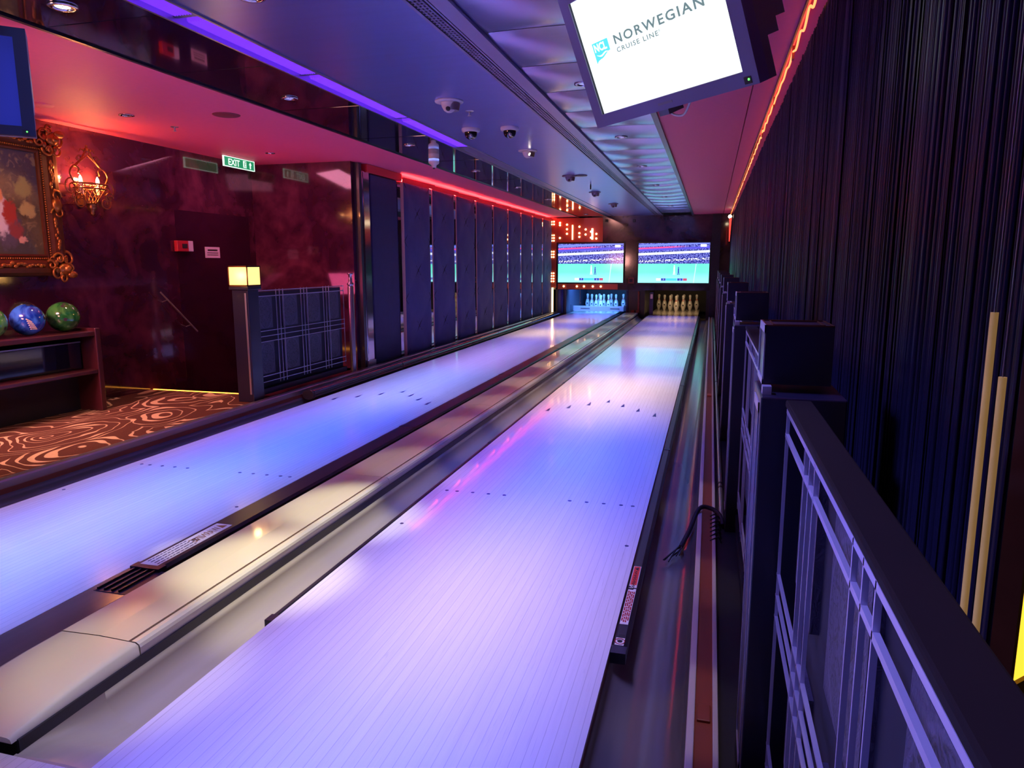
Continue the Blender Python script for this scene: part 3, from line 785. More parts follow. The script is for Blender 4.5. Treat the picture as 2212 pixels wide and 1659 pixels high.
# left: post with a lit lantern, fence panel, slim finial post
t = thing('lantern_post', 'dark post topped by a lit yellow lantern at the stair corner', 'post', (-3.315, 3.84, .035))
obj('shaft', MB().box(-3.385, -3.24, 3.76, 3.90, .035, .93, .004), M['dark'], t)
obj('chrome_strip', MB().box(-3.268, -3.252, 3.752, 3.76, .10, .905), M['steel'], t)
obj('cap', MB().box(-3.40, -3.225, 3.745, 3.92, .93, .955, .003), M['dark'], t)
lf = obj('lantern_frame', MB().box(-3.40, -3.225, 3.745, 3.92, .955, .968).box(-3.40, -3.225, 3.745, 3.92, 1.105, 1.115)
   .box(-3.40, -3.392, 3.745, 3.753, .955, 1.115).box(-3.233, -3.225, 3.745, 3.753, .955, 1.115).box(-3.40, -3.392, 3.912, 3.92, .955, 1.115).box(-3.233, -3.225, 3.912, 3.92, .955, 1.115), M['golddark'], t)
obj('lantern_pane', MB().box(-3.391, -3.234, 3.748, 3.752, .968, 1.105), M['pane'], t)
obj('lantern_pane', MB().box(-3.232, -3.228, 3.754, 3.911, .968, 1.105), M['pane'], t)
fence_panel(-3.30, 1, 3.94, 5.405, .115, .922, 'dark railing panel with carved panes between lanes and stairs', None)
t = thing('finial_post', 'slim grey post with a turned finial at the end of the stair railing', 'post', (-3.30, 5.55, .035))
mb = MB(); mb.lathe([(.030,.0),(.030,.86),(.024,.875),(.034,.885),(.034,.90),(.020,.91),(.018,.985),(.030,.992),(.030,1.003),(1e-5,1.003)], (-3.30, 5.55, .035), 16); obj('shaft', mb, M['steel'], t)
# right: repeating bays in front of the curtain
FP = 1.691; XF = .39
bay_txt = ['nearest', 'second', 'third', 'fourth', 'fifth', 'sixth', 'seventh', 'eighth', 'ninth']
for k in range(9):
    far = .267+FP*k; near = far-1.43
    if k == 0: lab = 'railing panel on the right nearest the camera, cut off by the frame'
    else: lab = f'{bay_txt[k]} railing panel along the right side counted from the camera'
    fp = fence_panel(XF, -1, near, far, .075, .861, lab, 'railing panels in front of the bead curtain')
    obj('handrail', MB().box(XF-.003, XF+.043, near, far, .861, .874, .003), M['woodledge'], fp)
    if k == 8: continue
    y0 = far+.01
    lab = f'{bay_txt[k]} dark lantern post along the right railing counted from the camera' if k else 'dark lantern post on the right nearest the camera'
    p = thing('lantern_post', lab, 'post', (.42, y0+.12, -.03), 'unlit lantern posts along the right railing')
    obj('shaft', MB().box(.345, .50, y0+.02, y0+.228, -.03, .872, .003), M['dark'], p)
    obj('inlay', MB().box(.3425, .345, y0+.05, y0+.055, .05, .855).box(.3425, .345, y0+.175, y0+.180, .05, .855).box(.3425, .345, y0+.05, y0+.18, .835, .855).box(.3425, .345, y0+.05, y0+.18, .05, .06), M['bars'], p)
    obj('clip', MB().box(.349, .366, y0+.05, y0+.075, .872, .888), M['bars'], p)
    L0, L1 = y0+.082, y0+.228
    obj('lantern_box', MB().box(.352, .478, L0, L1, .888, 1.004), M['dark'], p)
    fr = MB()
    fr.box(.3495, .352, L0, L1, .990, 1.006).box(.3495, .352, L0, L1, .886, .897).box(.3495, .352, L0, L0+.008, .886, 1.006).box(.3495, .352, L1-.008, L1, .886, 1.006)
    obj('face_frame', fr, M['bars'], p)
    tr = MB(); tr.box(.352, .478, L0, L0+.003, 1.004, 1.0065).box(.352, .478, L1-.003, L1, 1.004, 1.0065).box(.352, .355, L0, L1, 1.004, 1.0065).box(.475, .478, L0, L1, 1.004, 1.0065).box(.366, .464, L0+.02, L0+.023, 1.004, 1.0065).box(.366, .464, L1-.023, L1-.02, 1.004, 1.0065).box(.366, .369, L0+.02, L1-.02, 1.004, 1.0065).box(.461, .464, L0+.02, L1-.02, 1.004, 1.0065)
    obj('lid_trim', tr, M['golddark'], p)

# ------------------------------------------------------------------ bead curtain on the right
mb = MB(); y = -.215
while y < 14.95:
    r = random.uniform(.0025, .0060) if y < 4 else random.uniform(.005, .012)
    x = XC+.012+random.uniform(-.004, .006); dx = random.uniform(-.004, .004); rot = random.uniform(-.9, .9)
    n = 5; vs = []
    for z, ddx in ((-.03, dx), (2.07, 0)):
        for k in range(n):
            a = rot+PI/2+PI*k/(n-1); vs.append((x+ddx+r*math.cos(a), y+r*math.sin(a)*1.1, z))
    mb.add(vs, [(k, k+1, n+k+1, n+k) for k in range(n-1)], True)
    y += r*1.9
tag(obj('strand_curtain', mb, M['strand']), 'tall glossy black strand curtain covering the right wall', 'curtain', None, 'stuff')
# red cove line and orange rope light at the head of the curtain
t = thing('red_cove_light', 'straight red light line along the ceiling above the curtain', 'cove light', (.575, 3, 2.14))
obj('diffuser', MB().box(.568, .578, -2.0, 5.2, 2.148, 2.158), M['ledcove'], t); obj('channel', MB().box(.560, .568, -2.0, 14.9, 2.140, 2.16), M['dark'], t)
t = thing('rope_light', 'wavy orange rope light hanging at the top of the curtain', 'rope light', (.585, 3, 2.08))
pts = []; y = -1.0; ph = 0
while y < 14.8:
    am = max(.004, (.016+.012*math.sin(y*1.3))*(1 if y < 5 else .35)); pts.append((.574, y, 2.108+am*math.sin(ph))); y += .03; ph += .62
obj('rope', MB().tube(pts, .005, 5), M['ledorange'], t)
for k in range(14): obj('clip', MB().box(.570, .580, -.6+1.1*k, -.57+1.1*k, 2.085, 2.145), M['copper'], t)
t = thing('spot_bulb', 'small bright bulb at the far top end of the curtain', 'bulb', (.56, 14.4, 2.05))
obj('glass', MB().sphere((.545, 13.6, 2.02), .035, 12), M['lampwarm'], t); obj('tail', MB().tube([(.555, 13.6, 2.0), (.550, 13.6, 1.55)], [.024, .008], 6), M['ledcove'], t)
# tall lit amber panel lantern in the near right corner, turned 45 degrees
Mt = Matrix.Translation((.572, -.287, .30)) @ Matrix.Rotation(math.radians(45), 4, 'Z')
t = thing('corner_lantern', 'tall amber lantern glowing at the right edge beside the railing', 'lantern', (.575, -.287, .30), None, Mt)
W2 = .085
obj('frame', MB().box(0,.007,-.012,.012,0,.95).box(W2-.006,W2,-.012,.012,0,.95).box(0,W2,-.012,.012,-.02,0).box(0,W2,-.012,.012,.95,.97).box(0,W2,-.013,.013,.335,.362), M['golddark'], t, local=True)
obj('back_board', MB().box(.007,W2-.006,.004,.010,0,.95), M['golddark'], t, local=True)
for z0, z1 in ((.0,.335),(.362,.95)):
    obj('amber_pane', MB().box(.007, W2-.006, -.008, .003, z0, z1), M['pane_big'], t, local=True)
# gold lamp streaks on the nearest strands, shaped as two weakly glowing rods
for (x, y, za, zb, l) in ((.588, -.112, -.03, 1.065, 'taller rod standing in for a gold light streak by the curtain, left of the two near the amber lantern'), (.588, -.160, -.03, .99, 'rod standing in for a gold light streak by the curtain, right of the two near the amber lantern')):
    t = thing('streak_rod', l, 'rod', (x, y, za), 'rods standing in for light streaks by the amber lantern')
    obj('rod', MB().tube([(x, y, za), (x+.002, y, (za+zb)/2), (x, y, zb)], .0048, 8), M['streakglow'], t); obj('wire', MB().tube([(x, y, zb), (x, y, 2.10)], .0012, 5), M['steel'], t)

# ------------------------------------------------------------------ ceiling fittings
# purple cove strips
for k, (a, c, l) in enumerate(((-1.0, 1.62, 'purple light strip in the ceiling slot, part nearest the camera'), (1.70, 2.61, 'short purple light strip in the ceiling slot, second from the camera'), (2.70, 3.86, 'purple light strip in the ceiling slot, third from the camera'), (3.98, 5.20, 'purple light strip in the ceiling slot, farthest of the row'))):
    t = thing('cove_strip', l, 'strip light', (-1.94, (a+c)/2, 2.16), 'purple strips in the ceiling slot')
    mb = MB(); n = 9; prof = []
    for i in range(n): prof += [(-1.998+.118*i/n, 2.170), (-1.998+.118*(i+.5)/n, 2.162)]
    prof += [(-1.88, 2.170), (-1.88, 2.186), (-1.998, 2.186)]
    mb.prism(prof, a, c); obj('diffuser', mb, M['ledpurple'], t)
    obj('end_bracket', MB().box(-1.998, -1.88, c, c+.03, 2.164, 2.186), M['grille'], t)
# slotted air grille
t = thing('air_grille', 'long slotted metal air grille in the ceiling', 'air grille', (-.89, 6, 2.15))
obj('body', MB().box(-.975, -.805, -2.6, 15.0, 2.165, 2.205), M['dark'], t)
obj('frame', MB().box(-.977, -.962, -2.6, 15.0, 2.150, 2.17).box(-.818, -.803, -2.6, 15.0, 2.150, 2.17), M['grille'], t)
mb = MB()
for x in (-.950, -.932, -.914, -.896): mb.box(x, x+.009, -2.6, 15.0, 2.153, 2.166)
obj('slats', mb, M['grille'], t)
obj('plate', MB().box(-.882, -.818, -2.6, 15.0, 2.153, 2.166), M['grille'], t)
mb = MB(); y = .6
while y < 5:
    for x in (-.956, -.938, -.92): mb.box(x, x+.012, y, y+.010, 2.1515, 2.1535)
    y += .03
obj('cross_ribs', mb, M['grille'], t)['kind'] = 'stuff'
# pillowed metal tiles
TP = .6115; ty0 = 2.824-TP*5
tile_mesh = None
ncount = 24
def tile_mb(y0):
    mb = MB(); nx, ny = 10, 8; vs = []
    for i in range(nx+1):
        for j in range(ny+1):
            u = i/nx; v = j/ny
            sag = .016*(math.sin(PI*u)**.7)*math.sin(PI*v) 
            ed = .010*(1-min(1, 6*min(v, 1-v)))
            vs.append((-.80+.593*u, y0+.004+(TP-.008)*v, 2.166-sag+ed*(.5+.5*math.sin(PI*u))))
    q = ny+1
    mb.add(vs, [(i*q+j, (i+1)*q+j, (i+1)*q+j+1, i*q+j+1) for i in range(nx) for j in range(ny)], True)
    return mb
first = None
for k in range(ncount):
    y0 = ty0+TP*k
    if y0+TP > 15.0: break
    nm = f'{ORD[ncount-1-k]} brushed metal ceiling tile counted from the far wall' if k < ncount-1 else 'brushed metal ceiling tile next to the far wall'
    if first is None:
        first = obj('ceiling_tile', tile_mb(y0), M['tile']); tag(first, nm, 'ceiling tile', 'row of metal ceiling tiles'); fy = first.location.copy()
    else:
        c = first.copy(); COL.objects.link(c); c.location = fy+Vector((0, TP*k, 0)); tag(c, nm, 'ceiling tile', 'row of metal ceiling tiles')

def downlight(x, y, z, label, grp, r=.05, lit=None):
    t = thing('downlight', label, 'downlight', (x, y, z), grp)
    obj('trim_ring', MB().lathe([(r*.62,-.001),(r*.66,-.007),(r,-.006),(r*1.02,.0),(r*.62,.0)], (x, y, z), 24), M['chrome'], t)
    obj('lamp', MB().lathe([(1e-5,-.0005),(r*.3,-.002),(r*.62,-.0005)], (x, y, z), 20), lit or M['glassdome'], t)
    return t
dim = glow('dim_lamp', (.5,.5,1.0), .8)
for k, y in enumerate((3.028, 4.888, 6.732, 8.549, 10.431, 12.27, 14.1)):
    downlight(-2.335, y, ZC-.012, ('downlight in the black gloss ceiling strip nearest the camera' if k == 0 else f'{ORD[k]} downlight from the camera in the black gloss ceiling strip'), 'downlights in the black gloss strip', .05, dim)
for k, y in enumerate((3.18, 5.006, 6.861, 8.777, 10.555, 12.4)):
    downlight(-.515, y, 2.151, ('downlight in the metal tiles half hidden by the hanging screen' if k == 0 else f'{ORD[k]} downlight from the camera in the metal tile row'), 'downlights in the metal tiles', .052, dim)
downlight(-3.75, 3.226, ZC-.001, 'chrome downlight in the red ceiling by the wall sconce', 'downlights in the red ceiling', .05)
downlight(-3.80, 5.02, ZC-.001, 'chrome downlight in the red ceiling above the stairs', 'downlights in the red ceiling', .045)
t = thing('ceiling_speaker', 'round dark red speaker grille in the red ceiling', 'speaker', (-3.08, 3.415, ZC))
obj('grille', MB().lathe([(1e-5,-.006),(.085,-.006),(.092,-.003),(.094,0)], (-3.08, 3.415, ZC), 28), pbr('dark_red_grille', lin((120,30,44)), .6), t)
t = thing('ceiling_speaker', 'dark speaker disc at the edge of the red ceiling, over the painting', 'speaker', (-4.1, 2.75, ZC)); obj('grille', MB().lathe([(1e-5,-.005),(.085,-.005),(.09,0)], (-4.05, 2.80, ZC), 24), M['redceil'], t)
def sprinkler(x, y, label):
    t = thing('sprinkler', label, 'sprinkler', (x, y, ZC-.045), 'ceiling sprinklers')
    obj('rose', MB().lathe([(1e-5,-.004),(.026,-.004),(.03,0)], (x, y, ZC), 18), M['steel'], t)
    obj('head', MB().lathe([(.006,-.03),(.006,-.004)], (x, y, ZC), 8).lathe([(1e-5,-.034),(.014,-.032),(.014,-.030),(1e-5,-.029)], (x, y, ZC), 12), M['steel'], t)
sprinkler(-1.402, 3.76, 'small sprinkler beside the large eyeball spotlight on the blue ceiling')
sprinkler(-3.745, 3.692, 'small sprinkler on the red ceiling near the sconce')
t = thing('sprinkler', 'thin dark sprinkler stem on the far blue ceiling', 'sprinkler', (-1.37, 8.5, ZC-.07), 'ceiling sprinklers'); obj('stem', MB().lathe([(.008,-.07),(.010,-.03),(.006,0)], (-1.33, 8.5, ZC), 8), M['dark'], t)
def dome_cam(x, y, label):
    t = thing('dome_camera', label, 'security camera', (x, y, ZC-.08), 'dome cameras on the blue ceiling')
    obj('base_ring', MB().lathe([(.04,-.028),(.066,-.026),(.072,-.012),(.070,0)], (x, y, ZC), 28), M['white'], t)
    d = obj('dome', MB().lathe([(1e-5,-.082),(.020,-.079),(.037,-.068),(.047,-.050),(.050,-.027)], (x, y, ZC), 24), M['glassdome'], t)
    obj('lens_mount', MB().sphere((x+.012, y-.030, ZC-.055), .017, 10), M['steel'], d)
dome_cam(-1.60, 4.378, 'left of the two white dome cameras on the blue ceiling')
dome_cam(-1.295, 4.405, 'right of the two white dome cameras on the blue ceiling')
def eyeball(x, y, label, r=.085, lit=False, dark=False):
    t = thing('eyeball_spotlight', label, 'spotlight', (x, y, ZC-.09), 'eyeball spotlights on the blue ceiling')
    mt = M['white'] if not dark else pbr('mauve_grey', lin((120,108,130)), .4)
    obj('trim_ring', MB().lathe([(r*.66,-.010),(r,-.010),(r*1.03,-.004),(r*1.02,0),(r*.62,0)], (x, y, ZC), 32), mt, t)
    bl = obj('eyeball', MB().lathe([(1e-5,-r*.82),(r*.18,-r*.80),(r*.38,-r*.66),(r*.52,-r*.42),(r*.60,-.012)], (x, y, ZC), 24), mt, t)
    ax = Vector((.10, -.72, -.60)).normalized() if not lit else Vector((.62,-.60,-.35)).normalized()
    c = Vector((x, y, ZC-r*.28))+ax*r*.50
    Q = ax.to_track_quat('Z', 'Y').to_matrix()
    obj('aperture', MB().lathe([(1e-5,.006),(r*.16,.005),(r*.2,-.01)], c, 14, Q), M['lampwarm'] if lit else M['ink'], bl)
    obj('shield', MB().lathe([(r*.62,-.012),(r*.60,-.03),(r*.52,-.055)], (x+.012, y+.012, ZC-.004), 24), M['steel'], t)
eyeball(-1.428, 3.429, 'large white eyeball spotlight nearest the camera on the blue ceiling', .09)
eyeball(-1.439, 5.547, 'white eyeball spotlight with a glowing bulb on the blue ceiling', .085, True)
eyeball(-1.435, 7.57, 'mauve eyeball spotlight just beyond the glowing one', .085, False, True)
eyeball(-1.446, 9.60, 'mauve eyeball spotlight, second from the far wall', .085, False, True)
eyeball(-1.452, 11.724, 'mauve eyeball spotlight nearest the far wall', .085, False, True)
t = thing('cable_disc', 'flat dark disc beside the first mauve spotlight', 'cover plate', (-1.27, 7.45, ZC-.01)); obj('disc', MB().lathe([(1e-5,-.012),(.07,-.010),(.075,0)], (-1.29, 7.55, ZC), 20), M['dark'], t)
t = thing('detector', 'white cylindrical detector hanging from the black gloss ceiling strip', 'detector', (-2.324, 5.44, 2.03))
obj('body', MB().lathe([(1e-5,-.125),(.020,-.124),(.026,-.100),(.042,-.092),(.050,-.080),(.050,-.045),(.044,-.040),(.050,-.034),(.050,0)], (-2.324, 5.44, ZC-.012), 24), M['white'], t)
obj('tip', MB().sphere((-2.324, 5.44, ZC-.138), .012, 10), M['ink'], t)
# two warm lamps just at the top of the frame
downlight(-1.54, 1.50, ZC-.001, 'glowing warm ceiling lamp at the top edge of the picture', 'warm ceiling lamps', .055, M['lampwarm'])
downlight(-2.31, 1.36, ZC-.013, 'glowing warm lamp in the black gloss strip, top left', 'warm ceiling lamps', .055, M['lampwarm'])

# ------------------------------------------------------------------ hanging screens
FLIP = Matrix.Diagonal((1,-1,1,1))
def obj_m(name, mb, mat, parent): return obj(name, mb.xf(FLIP), mat, parent, local=True)
def monitor(Mt, label, logo, loc):
    """local frame: x right, y towards the viewer, z up; origin = lower left corner of the picture"""
    t = thing('hanging_monitor', label, 'monitor', loc, 'monitors hanging from the ceiling', Mt)
    Wd, Hd = .692, .392
    fr = MB()
    for (x0, x1, z0, z1) in ((-.05,0,-.043,Hd+.04),(Wd,Wd+.052,-.043,Hd+.04),(0,Wd,-.043,0),(0,Wd,Hd,Hd+.04)): fr.box(x0, x1, -.03, .012, z0, z1)
    f = obj_m('bezel', fr, M['bezel'] if logo else M['bezel_shaded'], t)
    obj_m('inner_lip', MB().box(-.004,0,-.01,.008,-.004,Hd+.004).box(Wd,Wd+.004,-.01,.008,-.004,Hd+.004).box(0,Wd,-.01,.008,-.004,0), M['ink'], f)
    obj_m('logo_bar', MB().box(.31,.38,.012,.013,-.026,-.018), M['housing'], f)
    obj_m('sensor', MB().box(Wd+.0,Wd+.026,.012,.014,-.036,-.016), M['ink'], f)
    obj_m('power_light', MB().sphere((Wd+.018, .014, -.024), .0035, 8), M['ledgreen'], f)
    h = MB()
    h.box(-.05, Wd+.052, -.06, -.03, -.043, Hd+.04); h.box(-.05, Wd+.052, -.107, -.06, .07, Hd+.04); h.box(-.05, Wd+.052, -.147, -.107, .11, Hd+.04)
    obj_m('housing', h, M['housing'], t)
    sc = obj_m('screen', MB().box(0, Wd, -.01, .0, 0, Hd), M['screen_white'] if logo else M['screen_blue'], t)
    def L_(tm, mt, nm): 
        tm.v = [Vector((p.x, .0012+abs(p.y)*.2, p.z)) for p in tm.v]; return obj_m(nm, tm, mt, sc)
    if logo:
        # emblem: flag with a wavy foot
        top = [(.0486,.2381),(.1377,.2387)]; pts = [(.0486,.2390),(.1385,.2390),(.1385,.1995)]
        for i in range(1, 9):
            f_ = i/8; x = .1385-.062*f_; pts.append((x, .1905+.009*math.cos(f_*PI)+(.002 if 0 else 0)))
        pts += [(.066,.1795),(.058,.1772),(.0486,.1700)]
        mb = MB(); mb.prism(pts, .0003, .0009); obj_m('emblem', mb, M['logocyan'], sc)
        L_(text_mb('NCL', .036, .0545, .2085, 1.0, .0012), M['logowhite'], 'emblem_letters')
        wv = [(.060+.068*i/16, .1955+.0040*math.sin(-i/16*2*PI+.5)) for i in range(17)]
        mb = MB(); w_ = [.0008+.0022*math.sin(PI*i/16) for i in range(17)]
        mb.add([(x, .0014, z+w) for (x, z), w in zip(wv, w_)]+[(x, .0014, z-w) for (x, z), w in zip(wv, w_)], [(i, i+1, 18+i, 17+i) for i in range(16)]); obj_m('emblem_wave', mb, M['logowhite'], sc)
        for wtxt, sz, x0, x1, z0, bold in (('NORWEGIAN', .0410, .1725, .6035, .2090, .0008), ('CRUISE LINE', .0215, .1725, .3880, .1815, .0002)):
            tm = text_mb(wtxt, sz, 0, 0, 1.22, bold); xs = [p.x for p in tm.v]; k = (x1-x0)/(max(xs)-min(xs)); m0 = min(xs)
            tm.v = [Vector((x0+(p.x-m0)*k, p.y, z0+p.z)) for p in tm.v]; L_(tm, M['logogrey'], 'lettering')
        L_(text_mb('\u00AE', .012, .391, .190), M['logogrey'], 'lettering')
    else:
        mb = MB(); rnd = random.Random(3)
        for k in range(30):
            z = .06+.20*rnd.random(); x = .36+.14*rnd.random(); mb.box(x, x+rnd.uniform(.01,.05), .0, .0012, z, z+rnd.uniform(.003,.008))
        obj_m('picture_streaks', mb, M['screen_streak'], sc)
        mb = MB(); mb.box(.40, .46, .0, .001, .05, .27); obj_m('picture_band', mb, M['screen_streak2'], sc)
    # mount: short pole up to the ceiling behind the housing
    return t
M['screen_streak2'] = glow('blue_band', (.05,.09,.75), 1.0)
CAM = Vector((.2423, -1.1461, 1.1258))
def basis(hx, dz, org):
    h = Vector(hx).normalized(); d = Vector(dz); d = (d-h*d.dot(h)).normalized(); up = -d; n = up.cross(h); n.normalize()
    # x=h, y=-n?  choose y so that (x,y,z) is right handed and y faces the viewer
    y = up.cross(h)
    R = Matrix((h, y, up)).transposed().to_4x4()
    return Matrix.Translation(Vector(org)) @ R
MtR = basis((.69703555, -.71703657, 0), (.2880241, .27998996, -.91577712), (-.1687, 1.6685, 1.6806))
tv = monitor(MtR, 'hanging monitor with a white cruise logo picture, top right', True, (-.1687, 1.6685, 1.6806))
obj_m('cable', MB().tube(bez([(.25,-.07,-.042),(.27,-.075,-.075),(.32,-.075,-.085),(.37,-.07,-.05)], 6), .004, 6), M['white'], tv)
obj_m('mount', MB().box(.22,.27,-.13,-.06,-.07,.06), M['housing'], tv)
inv = MtR.inverted()
a = Vector((.345,.12,.30)); wtop = MtR @ a; wt = Vector((wtop.x, wtop.y, ZC+.002))
obj('ceiling_pole', MB().tube([a, inv @ wt], .018, 10), M['housing'], tv, local=True)

# ------------------------------------------------------------------ left wall: painting, sconce, signs
def painting():
    X = -4.45; t = thing('framed_painting', 'oil painting in a carved gold frame on the burgundy wall', 'painting', (-4.47, 2.5, 1.06))
    ya, yb, za, zb = 2.02, 3.10, 1.20, 1.915
    m, g, bs, ell, col = paint_mat()
    cy, cz = (ya+yb)/2, za
    # figure seated in a garden, seen by the visible right part
    for (yy, zz, ry, rz, c) in ((.42,.10,.10,.20,(96,112,108)),(.36,.16,.16,.20,(70,66,60)),(.33,.33,.10,.14,(88,80,90)),(.30,.40,.07,.13,(214,204,196)),(.36,.42,.05,.09,(164,62,44)),(.285,.53,.035,.05,(222,150,92)),(.40,.30,.055,.05,(142,66,58)),(.44,.24,.035,.03,(214,166,132)),(.48,.60,.06,.08,(150,146,84)),(.50,.45,.06,.05,(176,160,92))):
        col = ell(yy-.0, zz, ry, rz, lin(c), col)
    for k in range(7): col = ell(.38+.022*k+.01*(k % 2), .05+.02*(k % 3), .016, .018, lin((214,130,150)), col)
    g.L.new(col, bs.inputs['Base Color']); bs.inputs['Roughness'].default_value = .35
    cv = obj('canvas', MB().box(X-.03, X-.012, ya, yb, za, zb), m, t)
    # moulded frame: four rails
    def rail(p, axis, a, c, flip):
        mb = MB(); prof = [(0,-.02),(.0,.006),(.012,.012),(.022,.006),(.034,.010),(.06,.030),(.10,.045),(.13,.040),(.150,.022),(.158,-.02)]
        if axis == 'y': mb.prism([(X-.0+d, p+(w if not flip else -w)) for w, d in prof], a, c)  # (x,z) along y
        else:
            mb.prism([(X+d, p+(w if not flip else -w)) for w, d in prof], a, c, axis='z')
        return mb
    F = .158
    obj('frame_rail', rail(za, 'y', ya-F, yb+F, True), M['golddark'], t); obj('frame_rail', rail(zb, 'y', ya-F, yb+F, False), M['golddark'], t)
    obj('frame_rail', rail(yb, 'z', za-F, zb+F, False), M['golddark'], t); obj('frame_rail', rail(ya, 'z', za-F, zb+F, True), M['golddark'], t)
    mb = MB(); 
    z = za-.02
    while z < zb+.03: mb.sphere((X+.014, yb+.030, z), .0065, 6); mb.sphere((X+.014, ya-.030, z), .0065, 6); z += .0165
    y = ya-.02
    while y < yb+.03: mb.sphere((X+.014, y, za-.030), .0065, 6); mb.sphere((X+.014, y, zb+.030), .0065, 6); y += .0165
    bd = obj('bead_row', mb, M['gold'], t); bd['kind'] = 'stuff'
    def scroll(c, r0, turns, sgn, st=0, rad=.010):
        pts = []; n = 26
        for i in range(n+1):
            f = i/n; a = st+sgn*turns*2*PI*f; r = r0*(1-.82*f)
            pts.append((X+.040+.016*math.sin(PI*f), c[0]+r*math.cos(a), c[1]+r*math.sin(a)))
        return pts, [rad*(1-.45*i/n) for i in range(n+1)]
    for (cy, cz, sy, sz) in ((yb+.085, za-.085, 1, -1), (yb+.085, zb+.085, 1, 1), (ya-.085, za-.085, -1, -1), (ya-.085, zb+.085, -1, 1)):
        mb = MB(); mb.sphere((X+.045, cy+.02*sy, cz+.02*sz), .05, 14, (.55,1.1,.9)); mb.sphere((X+.058, cy+.075*sy, cz+.062*sz), .034, 12, (.6,1.25,.8)); mb.sphere((X+.062, cy+.03*sy, cz+.018*sz), .030, 10)
        for dy, dz, r, st in ((-.05,.04,.055,0), (.045,-.055,.055,1.6), (-.02,-.055,.045,3), (.06,.02,.05,4.4), (-.09,-.01,.035,2.2), (.0,.085,.035,.7)):
            p, r_ = scroll((cy+dy*sy, cz+dz*sz*1), r, 1.2, sy*sz, st); mb.tube(p, r_, 6)
        for k in range(7):
            a = k*.9; mb.sphere((X+.05, cy+.055*math.cos(a), cz+.055*math.sin(a)), .018, 8, (.6,1,1.3))
        obj('corner_ornament', mb, M['gold'], t)
    for (cy, cz, vert) in ((yb+.095, (za+zb)/2, True), (ya-.095, (za+zb)/2, True), ((ya+yb)/2, za-.095, False), ((ya+yb)/2, zb+.095, False)):
        mb = MB(); mb.sphere((X+.045, cy, cz), .045, 12, (.5,.9,1.2) if vert else (.5,1.2,.9))
        for st, sg, o in ((0,1,.06),(PI,-1,-.06)):
            p, r_ = scroll((cy+(0 if vert else o), cz+(o if vert else 0)), .05, 1.1, sg, st, .009); mb.tube(p, r_, 6)
        obj('centre_ornament', mb, M['gold'], t)
    mb = MB(); rnd = random.Random(5)
    for (a, c) in ((za+.05, (za+zb)/2-.10), ((za+zb)/2+.10, zb-.05)):
        z = a
        while z < c: 
            for yy in (yb+.075, ya-.075): mb.sphere((X+.046, yy+rnd.uniform(-.014,.014), z), rnd.uniform(.008,.014), 7, (.7,1,1.6))
            z += .022
    for (a, c) in ((ya+.05, (ya+yb)/2-.10), ((ya+yb)/2+.10, yb-.05)):
        y = a
        while y < c:
            for zz in (za-.075, zb+.075): mb.sphere((X+.046, y, zz+rnd.uniform(-.014,.014)), rnd.uniform(.008,.014), 7, (.7,1.6,1))
            y += .022
    lv = obj('leaf_garland', mb, M['gold'], t); lv['kind'] = 'stuff'
    return t
painting()

t = thing('wall_sconce', 'wrought wire basket sconce glowing orange beside the painting', 'wall lamp', (-4.45, 3.495, 1.50))
SX, SY = -4.385, 3.49
def curl(c, r, turns, st, sg, ux=0): 
    return [(c[0]+ux*i/20, c[1]+r*(1-.8*i/20)*math.cos(st+sg*turns*2*PI*i/20), c[2]+r*(1-.8*i/20)*math.sin(st+sg*turns*2*PI*i/20)) for i in range(21)]
obj('back_plate', MB().box(-4.5, -4.485, SY-.03, SY+.03, 1.58, 1.72, .004), M['iron'], t)
mb = MB()
for z, r in ((1.735,.145),(1.70,.138),(1.59,.045)):
    mb.tube([(SX+.55*r*math.cos(a), SY+r*math.sin(a), z) for a in [2*PI*i/24 for i in range(24)]], .006, 6, closed=True)
for k in range(14):
    for sg in (1,-1):
        a0 = 2*PI*k/14; a1 = a0+sg*.9
        mb.tube([(SX+.55*(.143+(.045-.143)*f)*math.cos(a0+(a1-a0)*f), SY+(.143+(.045-.143)*f)*math.sin(a0+(a1-a0)*f), 1.735-.145*f) for f in [i/6 for i in range(7)]], .0032, 5)
obj('wire_basket', mb, M['iron'], t)
for s2 in (1,-1):
    mb = MB()
    mb.tube(curl((SX, SY+s2*.17, 1.70), .066, 1.35, PI/2, -s2), .0055, 6); mb.tube(curl((SX+.02, SY+s2*.115, 1.600), .062, 1.35, PI/2, -s2), .0055, 6); mb.tube(curl((SX+.02, SY+s2*.155, 1.645), .044, 1.3, 0, s2), .005, 6)
    obj('lower_scroll', mb, M['iron'], t)
    mb = MB()
    mb.tube(bez([(SX, SY+s2*.14, 1.735),(SX, SY+s2*.175, 1.80),(SX, SY+s2*.14, 1.855),(SX, SY+s2*.095, 1.845),(SX, SY+s2*.10, 1.805)], 8), .0065, 6)
    mb.tube(bez([(SX, SY+s2*.12, 1.86),(SX, SY+s2*.06, 1.915),(SX, SY+s2*.01, 1.985),(SX, SY-s2*.02, 1.995)], 8), [.010-.0002*i for i in range(25)], 6)
    mb.tube(bez([(SX, SY-s2*.065, 1.90),(SX, SY, 1.95),(SX, SY+s2*.05, 1.99),(SX, SY+s2*.07, 1.97)], 6), .004, 5)
    mb.tube(curl((SX, SY+s2*.075, 1.925), .03, 1.1, 0, s2), .0045, 5)
    obj('upper_arm', mb, M['iron'], t)
mb = MB()
for c in ((0,1.995,.014),(.03,1.985,.010),(-.03,1.985,.010),(0,2.015,.009)): mb.sphere((SX, SY+c[0], c[1]), c[2], 8)
obj('top_rosette', mb, M['gold'], t)
